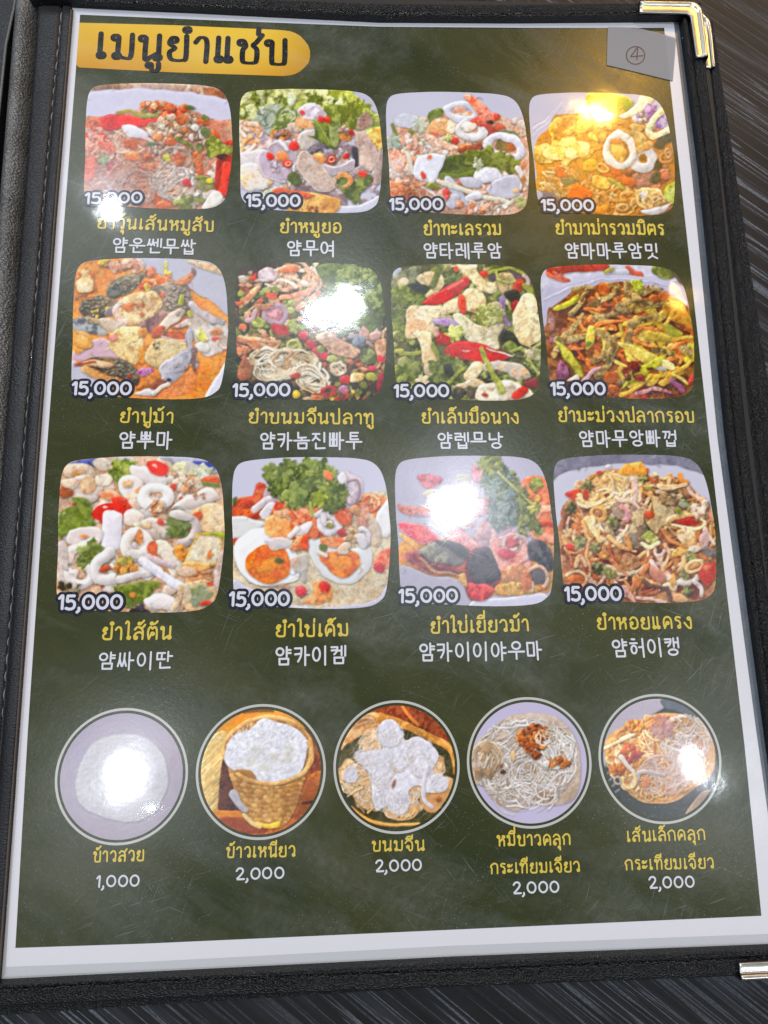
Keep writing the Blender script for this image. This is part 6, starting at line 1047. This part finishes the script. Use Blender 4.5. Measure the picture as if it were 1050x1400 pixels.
# metal corner guards: a folded plate with a rolled rim
def guard(name, path, inner, z0, z1, rim, mat, label):
    """path: outer px line, inner: matching inner px line"""
    n = len(path); V, F = [], []
    prof = [(1, .90), (.9, .94), (.5, .95), (.34, .96), (.26, 1.02), (.18, 1.07), (.11, 1.08), (.05, 1.04), (.01, .95), (-.01, .8), (-.01, .4), (0, 0)]
    u = np.linspace(0, n - 1, 60); ks = np.ones(5) / 5
    def sm(q):
        q = np.array(q, float); w = np.stack([np.interp(u, np.arange(n), q[:, j]) for j in (0, 1)], 1); e = np.pad(w, ((2, 2), (0, 0)), 'edge')
        return np.stack([np.convolve(e[:, j], ks, 'valid') for j in (0, 1)], 1)
    path, inner = sm(path), sm(inner); n = 60
    for (ox, oy), (ix, iy) in zip(path, inner):
        a, b = at(ox, oy, z1), at(ix, iy, z1)
        for t, hgt in prof:
            p = a.lerp(b, t); V.append((p.x, p.y, z0 + (z1 - z0) * hgt))
    k = len(prof)
    for i in range(n - 1):
        for j in range(k - 1): F.append((i * k + j, i * k + j + 1, (i + 1) * k + j + 1, (i + 1) * k + j))
    me = mesh(name, V, F, smooth=True); bm = bmesh.new(); bm.from_mesh(me); bmesh.ops.recalc_face_normals(bm, faces=bm.faces); bm.to_mesh(me); bm.free()
    ob = link(name, me, [mat], folder, label=label); md = ob.modifiers.new('thick', 'SOLIDIFY'); md.thickness = .0005; md.offset = 1; return ob
def arc(cx, cy, r, a0, a1, n): return [(cx + r * math.cos(math.radians(a0 + (a1 - a0) * i / n)), cy - r * math.sin(math.radians(a0 + (a1 - a0) * i / n))) for i in range(n + 1)]
guard('corner_guard', [(870, 3), (900, 3.4), (925, 4)] + arc(943, 20, 16, 90, 8, 8) + [(961, 35), (964, 60), (967, 82)],
      [(870, 17), (900, 17.5), (925, 18)] + [(940 + i * .5, 19 + i * .4) for i in range(9)] + [(946, 35), (949.5, 60), (953, 82)], .0050, .0097, .001, M_gold, 'gilt corner plate on the front leaf')
guard('corner_guard', [(955, 14)] + arc(957, 36, 13, 60, 5, 6) + [(971.5, 45), (974, 70), (976.5, 96)],
      [(946, 24)] + [(952 + i * .8, 32 + i) for i in range(7)] + [(960.5, 45), (963.5, 70), (966.5, 96)], .0003, .0058, .001, M_gold, 'gilt corner plate on the leaf beneath')
guard('corner_guard', [(1008.5, 1338.5), (1050, 1336.5), (1090, 1335), (1110, 1333)] + [(1126, 1322), (1128, 1306), (1124, 1270)],
      [(1008.5, 1318), (1050, 1316), (1090, 1314), (1098, 1312)] + [(1104, 1306), (1106, 1300), (1104, 1270)], .0022, .0097, .001, M_nickel, 'silvery corner plate at the bottom right')

# ---------------------------------------------------------------- the laminated menu card
card = thing('menu_card', 'laminated dark green food menu card with dish photos, slid into the black folder', 'menu', (0, 0, 0))
card.location = (0, 0, 0)
M_white = laminated('laminated_white_paper', (.76, .745, .80)); M_margin = laminated('laminate_margin', (.56, .57, .60)); M_margin_dark = laminated('laminate_margin_over_board', (.10, .115, .14))
M_green = laminated('dark_green_print', (.029, .043, .010), mottle=.25, c2=(.046, .048, .013))
def flat(name, px, z, mat, parent, **props):
    pts = [at(x, y, z) for x, y in px]; me = mesh(name, [(p.x, p.y, z) for p in pts], [tuple(range(len(pts)))[::-1]]); fix_up(me)
    return link(name, me, [mat], parent, **props)
slab('laminate_sheet', [(99, 6), (520, 24), (934, 26), (958, 240), (994, 600), (1048, 1000), (1092, 1300), (1050, 1300), (620, 1316), (200, 1336), (-2, 1346), (22, 1000), (73, 300)], .0054, PZ - .00016, M_margin, card, label='clear laminate sheet with pale margins')
flat('laminate_margin', [(929, 30), (936, 30), (958, 240), (994, 600), (1048, 1000), (1092, 1292), (1076, 1292), (1034, 1000), (981, 600), (946, 240), (921, 30)], PZ - .00012, M_margin_dark, card, label='darker see-through laminate margin along the right')
flat('paper', [(100, 12), (520, 28.5), (921, 29.5), (946, 240), (981, 600), (1034, 1000), (1073, 1276), (620, 1293), (200, 1315), (8, 1322), (26, 1000), (77, 300)], PZ - .00008, M_white, card)
# print area: slightly bowed outline
Lf = [(109.5, 20), (88, 300), (62, 640), (38, 1000), (21, 1296)]
flat('print_background', [(109.5, 20), (300, 28), (520, 36.5), (720, 38), (908, 38), (930, 240), (969.5, 600), (1018, 1020), (1041, 1252), (620, 1271), (200, 1290), (21, 1296), (38, 1000), (62, 640), (88, 300)], PZ, M_green, card, label='dark olive green printed background')

def banner():
    s = laminated('gold_banner_print', attr=True)
    pts = []
    top = [(108.6, 31), (240, 34.5), (384, 41)]; bot = [(389, 104), (240, 99), (103.8, 92)]
    r = [(400, 43), (412, 50), (421, 61), (425, 73), (422, 86), (413, 96), (402, 102)]
    P = top + r + bot; Z = PZ + .00003
    c = at(250, 66, Z); V = [(c.x, c.y, Z)]; ring_ = pl_sample(P + [P[0]], 90)[:-1]; F = []; cols = [(250, 66)]; k = 9
    for j in range(1, k + 1):
        for x, y in ring_:
            xx, yy = 250 + (x - 250) * j / k, 66 + (y - 66) * j / k; p = at(xx, yy, Z); V.append((p.x, p.y, Z)); cols.append((xx, yy))
    m = len(ring_)
    for i in range(m):
        F.append((0, 1 + i, 1 + (i + 1) % m))
        for j in range(k - 1): F.append((1 + j * m + i, 1 + (j + 1) * m + i, 1 + (j + 1) * m + (i + 1) % m, 1 + j * m + (i + 1) % m))
    me = mesh('header_banner', V, F); fix_up(me); a = me.color_attributes.new('Col', 'FLOAT_COLOR', 'POINT'); arr = np.ones((len(V), 4), np.float32)
    for i, (x, y) in enumerate(cols):
        t = min(1, max(0, (y - 34 - (x - 108) * .035) / 60)); u = .5 + .5 * math.sin((x + y * .6) / 45.)
        c0 = np.array(lin('f0c02a')) * (1 - t) + np.array(lin('d8981e')) * t; c1 = np.array(lin('f0d258'))
        g_ = math.exp(-((x - 300) / 70.) ** 2) * .28; c0 = c0 * (1 - g_) + np.array(lin('f8dc58')) * g_; e_ = min(1, max(0, (x - 370) / 70.)) * .55 + min(1, max(0, (160 - x) / 50.)) * .12; c0 = c0 * (1 - e_) + np.array(lin('9c6c20')) * e_
        arr[i, :3] = (c0 * (1 - .45 * u * (1 - abs(2 * t - 1))) + c1 * .45 * u * (1 - abs(2 * t - 1)))
    a.data.foreach_set('color', arr.ravel())
    return link('header_banner', me, [s], card, label='gold heading banner with a rounded right end')
bn = banner()
M_black = laminated('black_print', (.010, .010, .011)); M_yel = laminated('yellow_print', (.74, .56, .075)); M_wht = laminated('white_print', (.72, .72, .80)); M_navy = laminated('navy_print', (.010, .013, .030)); M_grey = laminated('grey_print', (.56, .56, .53))
TZ = PZ + .00012
lettering('heading', 'เมนูยำแซ่บ'.replace('ำ', 'ํา'), 131, 392, 79, 88, 33, .095, [M_black], bn, z=TZ, gap=.12, seed=3, chisel=.45)

# pictures
def srgb2lin(v): return np.where(v <= .04045, v / 12.92, ((v + .055) / 1.055) ** 2.4)
PHOTO_GAIN = 1.0
M_photo = laminated('printed_photographs', attr=True)
OUT = np.array([(58, 200), (75, 130), (130, 95), (300, 82), (450, 80), (700, 88), (800, 96), (880, 115), (935, 165), (968, 260), (985, 400), (993, 500), (985, 650), (965, 800), (930, 850), (850, 880), (650, 885), (400, 872), (160, 850), (75, 795), (62, 700), (62, 550), (55, 400), (55, 300)], float)
def _uv_outline():
    P = np.array([at(315 + x / 4.773, 105 + y / 4.773)[:2] for x, y in _crom(OUT, True, 4)])
    lo, hi = P.min(0), P.max(0); return (P - (lo + hi) / 2) / ((hi - lo) / 2)
UVO = _uv_outline()
def proj(P):
    q = (np.array(P) - np.array(CAM)) @ np.array(ROT); return np.stack([525 + 818.14 * q[:, 0] / -q[:, 2], 700 - 818.14 * q[:, 1] / -q[:, 2]], 1)
def picture(fn, box, org, k, label, circle=False, n=150, gain=1.):
    """box: left, right, top, bottom in the photograph; org, k: frame of the painter's coordinates"""
    cv = finish(fn(), *((.35, .3, 1, 0) if circle else (.8, .8, 1, 260)))
    l, r, t, b = box; cx, cy = (l + r) / 2, (t + b) / 2
    pl, pr, pt, pb = at(l, cy), at(r, cy), at(cx, t), at(cx, b)
    C = np.array([(pl.x + pr.x) / 2, (pt.y + pb.y) / 2]); Hf = np.array([abs(pr.x - pl.x) / 2, abs(pt.y - pb.y) / 2])
    g = np.linspace(-1, 1, n); A, B = np.meshgrid(g, g); m = np.maximum(abs(A), abs(B)); th = np.arctan2(B, A)
    if circle: Rr = np.ones_like(th)
    else:
        ta = np.arctan2(UVO[:, 1], UVO[:, 0]); ra = np.hypot(UVO[:, 0], UVO[:, 1]); o_ = np.argsort(ta); Rr = np.interp(th, ta[o_], ra[o_], period=2 * math.pi)
    X = C[0] + m * Rr * np.cos(th) * Hf[0]; Y = C[1] + m * Rr * np.sin(th) * Hf[1]
    z = PZ + .00003; P = np.stack([X.ravel(), Y.ravel(), np.full(X.size, z)], 1); px = proj(P)
    u = (px[:, 0] - org[0]) * k * cv.K; v = (px[:, 1] - org[1]) * k * cv.K
    col = sum(_samp(cv.a, u[None] + dx, v[None] + dy)[0] for dx in (-.5, .5) for dy in (-.5, .5)) / 4
    c4 = np.ones((len(P), 4), np.float32); c4[:, :3] = srgb2lin(col) * gain * PHOTO_GAIN
    me = bpy.data.meshes.new('dish_photo'); I = np.arange(n * n).reshape(n, n)
    Q = np.stack([I[:-1, :-1], I[:-1, 1:], I[1:, 1:], I[1:, :-1]], -1).reshape(-1, 4)
    me.vertices.add(len(P)); me.vertices.foreach_set('co', P.ravel()); me.loops.add(Q.size); me.loops.foreach_set('vertex_index', Q.ravel())
    me.polygons.add(len(Q)); me.polygons.foreach_set('loop_start', np.arange(0, Q.size, 4)); me.polygons.foreach_set('loop_total', np.full(len(Q), 4)); me.update(calc_edges=True)
    a = me.color_attributes.new('Col', 'FLOAT_COLOR', 'POINT'); a.data.foreach_set('color', c4.ravel())
    return link('dish_photo', me, [M_photo], card, label=label)
DISH = [
 (d1, (115, 318, 114, 286), (100, 100), 4.565, 'printed photo of glass noodle salad with minced pork and peanuts'),
 (d2, (326.5, 523, 122, 291), (315, 105), 4.773, 'printed photo of pork sausage salad with lettuce'),
 (d3, (529, 723, 126, 294), (520, 115), 4.773, 'printed photo of seafood salad with white squid rings'),
 (d4, (727, 921, 127, 294.5), (715, 115), 4.773, 'printed photo of yellow instant noodles with squid rings'),
 (d5, (98, 312, 353, 546), (90, 345), 4.565, 'printed photo of raw blue crab in orange dressing'),
 (d6, (321, 528.5, 359, 548), (310, 350), 4.565, 'printed photo of rice noodles with mackerel and herbs'),
 (d7, (535.5, 739, 361, 548), (525, 350), 4.565, 'printed photo of boneless chicken feet with red chillies'),
 (d8, (743, 947.5, 362, 545.6), (735, 350), 4.565, 'printed photo of green mango with crispy fish'),
 (d9, (78, 307, 624, 838), (70, 615), 4.2, 'printed photo of pale intestine salad with cherry tomatoes'),
 (d10, (316.5, 534, 625, 833), (305, 620), 4.375, 'printed photo of halved salted eggs with coriander'),
 (d11, (541.5, 756.7, 623, 829.5), (535, 615), 4.375, 'printed photo of dark century egg salad'),
 (d12, (761, 977.5, 621.5, 825), (750, 615), 4.375, 'printed photo of blood cockle salad'),
]
for fn, box, org, k, lab in DISH: picture(fn, box, org, k, lab)
ROUND = [
 (r1, (75.2, 257, 968, 1155.6), (70, 955), 5.385, 'round printed photo of steamed rice'),
 (r2, (267.7, 445.6, 962.6, 1148.3), (265, 955), 5.526, 'round printed photo of sticky rice in a woven basket'),
 (r3, (455.8, 628.5, 957.4, 1140.3), (450, 950), 5.676, 'round printed photo of white fermented rice noodles'),
 (r4, (638.3, 808.8, 953, 1133), (630, 945), 5.676, 'round printed photo of rice vermicelli topped with fried garlic'),
 (r5, (818.3, 986.2, 948.5, 1127), (810, 940), 5.676, 'round printed photo of small orange noodles with fried garlic'),
]
for fn, (l, r, t, b), org, k, lab in ROUND:
    f = (1 - .922) / 2
    ph = picture(fn, (l + (r - l) * f, r - (r - l) * f, t + (b - t) * f, b - (b - t) * f), org, k, lab, circle=True, n=130, gain=1.12)
    cx, cy = (l + r) / 2, (t + b) / 2; pl, pr, pt, pb = at(l, cy), at(r, cy), at(cx, t), at(cx, b)
    C = ((pl.x + pr.x) / 2, (pt.y + pb.y) / 2); H2 = (abs(pr.x - pl.x) / 2, abs(pt.y - pb.y) / 2); V, F = [], []; m = 96
    for i in range(m):
        a = i / m * 6.2832
        for q in (1, .962): V.append((C[0] + H2[0] * q * math.cos(a), C[1] + H2[1] * q * math.sin(a), PZ + .00003))
    for i in range(m): F.append((2 * i, 2 * i + 1, (2 * i + 3) % (2 * m), (2 * i + 2) % (2 * m)))
    me = mesh('photo_ring', V, F); fix_up(me); link('photo_ring', me, [M_grey], ph)

def T(s): return s.replace('ำ', 'ํา')
PR = [(116, 195, 279, 278, 15), (336.6, 411, 283, 283, 16.5), (532.6, 606, 287.5, 287.5, 16), (740, 812, 288.5, 289, 15.5), (98, 180, 540, 540, 18), (318, 397, 542, 542, 17.5), (538.6, 614, 543, 543, 17), (753, 828, 540.5, 540.5, 17.5), (79, 168, 833.5, 832.5, 20), (313, 396, 828.5, 828.5, 19.5), (545, 626, 824, 823.5, 18.5), (772, 850, 821.5, 821, 19.5)]
for i, (l, r, yl, yr, h) in enumerate(PR): lettering('price', '15,000', l, r, yl, yr, h, .098, [M_wht, M_navy], card, z=TZ, outline=.20, gap=.0, seed=20 + i, label='white 15,000 with a dark navy outline')
TXT = [
 ('ยำวุ้นเส้นหมูสับ', 133, 292, 312, 316.5, 13.5), ('ยำหมูยอ', 383, 467, 318, 318.5, 13.5), ('ยำทะเลรวม', 579.6, 685, 321, 321, 14), ('ยำมาม่ารวมมิตร', 760, 908, 320, 321, 14),
 ('ยำปูม้า', 164, 237, 577, 578, 14), ('ยำขนมจีนปลาทู', 340, 511, 578, 579.5, 14), ('ยำเล็บมือนาง', 576.6, 709, 578, 578.5, 14), ('ยำมะม่วงปลากรอบ', 763.5, 949, 576, 577, 14),
 ('ยำไส้ตัน', 139.5, 235, 874, 873, 16.5), ('ยำไข่เค็ม', 377, 476, 870, 869, 16), ('ยำไข่เยี่ยวม้า', 589, 723, 865, 862, 15.5), ('ยำหอยแครง', 816.5, 946, 860, 858.5, 15.5),
 ('ข้าวสวย', 127, 197, 1178, 1176, 14), ('ข้าวเหนียว', 309, 404, 1172, 1170, 14), ('ขนมจีน', 508, 581, 1163, 1162, 13.5),
 ('หมี่ขาวคลุก', 679, 780, 1156, 1154, 14), ('กระเทียมเจียว', 670, 793, 1194, 1191, 13.5), ('เส้นเล็กคลุก', 857, 964, 1150, 1147, 13.5), ('กระเทียมเจียว', 854, 976, 1189, 1186, 13.5)]
for i, (t, l, r, yl, yr, h) in enumerate(TXT): lettering('thai_caption', T(t), l, r, yl, yr, h, .088, [M_yel], card, z=TZ, gap=.13, seed=50 + i)
KOR = [('얌운쎈무쌉', 153, 268, 345, 348, 19.5), ('얌무여', 392, 457, 350, 350.5, 20), ('얌타레루암', 579, 687, 352.5, 353, 20), ('얌마마루암밋', 772.5, 900, 353, 353.5, 20),
 ('얌뿌마', 162, 236, 613, 613, 22), ('얌카놈진빠투', 355, 496, 614, 613.5, 22), ('얌렙므낭', 598, 689, 613, 613, 21), ('얌마무앙빠껍', 792, 926, 610.5, 609.5, 21),
 ('얌싸이딴', 134, 237, 915, 913, 22.5), ('얌카이켐', 376, 474, 909, 907, 24), ('얌카이이야우마', 573, 742, 903.5, 900.5, 23.5), ('얌허이캥', 837, 930, 898, 895.5, 23.5)]
for i, (t, l, r, yl, yr, h) in enumerate(KOR): lettering('korean_caption', t, l, r, yl, yr, h, .058, [M_wht], card, z=TZ, gap=.02, seed=90 + i)
SP = [('1,000', 131, 191, 1213, 1211.5, 16.5), ('2,000', 322, 389, 1203, 1201, 16.5), ('2,000', 513, 577, 1192, 1190, 16.5), ('2,000', 701, 765, 1222, 1220, 16.5), ('2,000', 887, 950, 1215, 1213, 16.5)]
for i, (t, l, r, yl, yr, h) in enumerate(SP): lettering('price', t, l, r, yl, yr, h, .082, [M_wht], card, z=TZ, gap=.03, seed=120 + i, label='plain white %s without outline' % t)

# the numbered piece of frosted tape in the top right corner
def tape():
    s = N('frosted_tape'); s.b.inputs['Base Color'].default_value = (.37, .37, .40, 1); s.b.inputs['Roughness'].default_value = .5; s.b.inputs['Specular IOR Level'].default_value = .32
    s.l(s.bump(s.noise(700, 3), .2, .0002), s.b.inputs['Normal'])
    tr = s.n('BsdfTransparent'); mx = s.n('MixShader'); mx.inputs[0].default_value = .6
    s.l(tr.outputs[0], mx.inputs[1]); s.l(s.b.outputs[0], mx.inputs[2]); s.l(mx.outputs[0], s.out.inputs[0])
    px = [(831, 36.5), (869, 37.5), (905, 46), (924.5, 52), (922.5, 80), (920, 110.5), (875, 99.5), (829.5, 88.7)]
    ob = slab('number_tape', px, PZ + .00018, PZ + .00026, s.m, card, label='frosted tape label with a circled handwritten 4')
    V, F = [], []; ink = plain('brown_ink', (.085, .035, .035), .5); z = PZ + .0003
    def st(P, w):
        Q = np.array([at(810 + x / 4.375, y / 4.375, z)[:2] for x, y in P]); ribbon(V, F, Q, w, z + len(F) * 1e-8)
    st(_crom([(262, 290), (245, 318), (230, 338), (262, 336), (303, 333)], False, 4), .00019); st(_crom([(270, 284), (268, 320), (266, 356)], False, 4), .00019)
    st([(258 + 55 * math.cos(a / 24 * 6.5 + 1.2), 331 + 53 * math.sin(a / 24 * 6.5 + 1.2)) for a in range(25)], .00018)
    me = mesh('handwritten_number', V, F); fix_up(me); link('handwritten_number', me, [ink], ob)
tape()
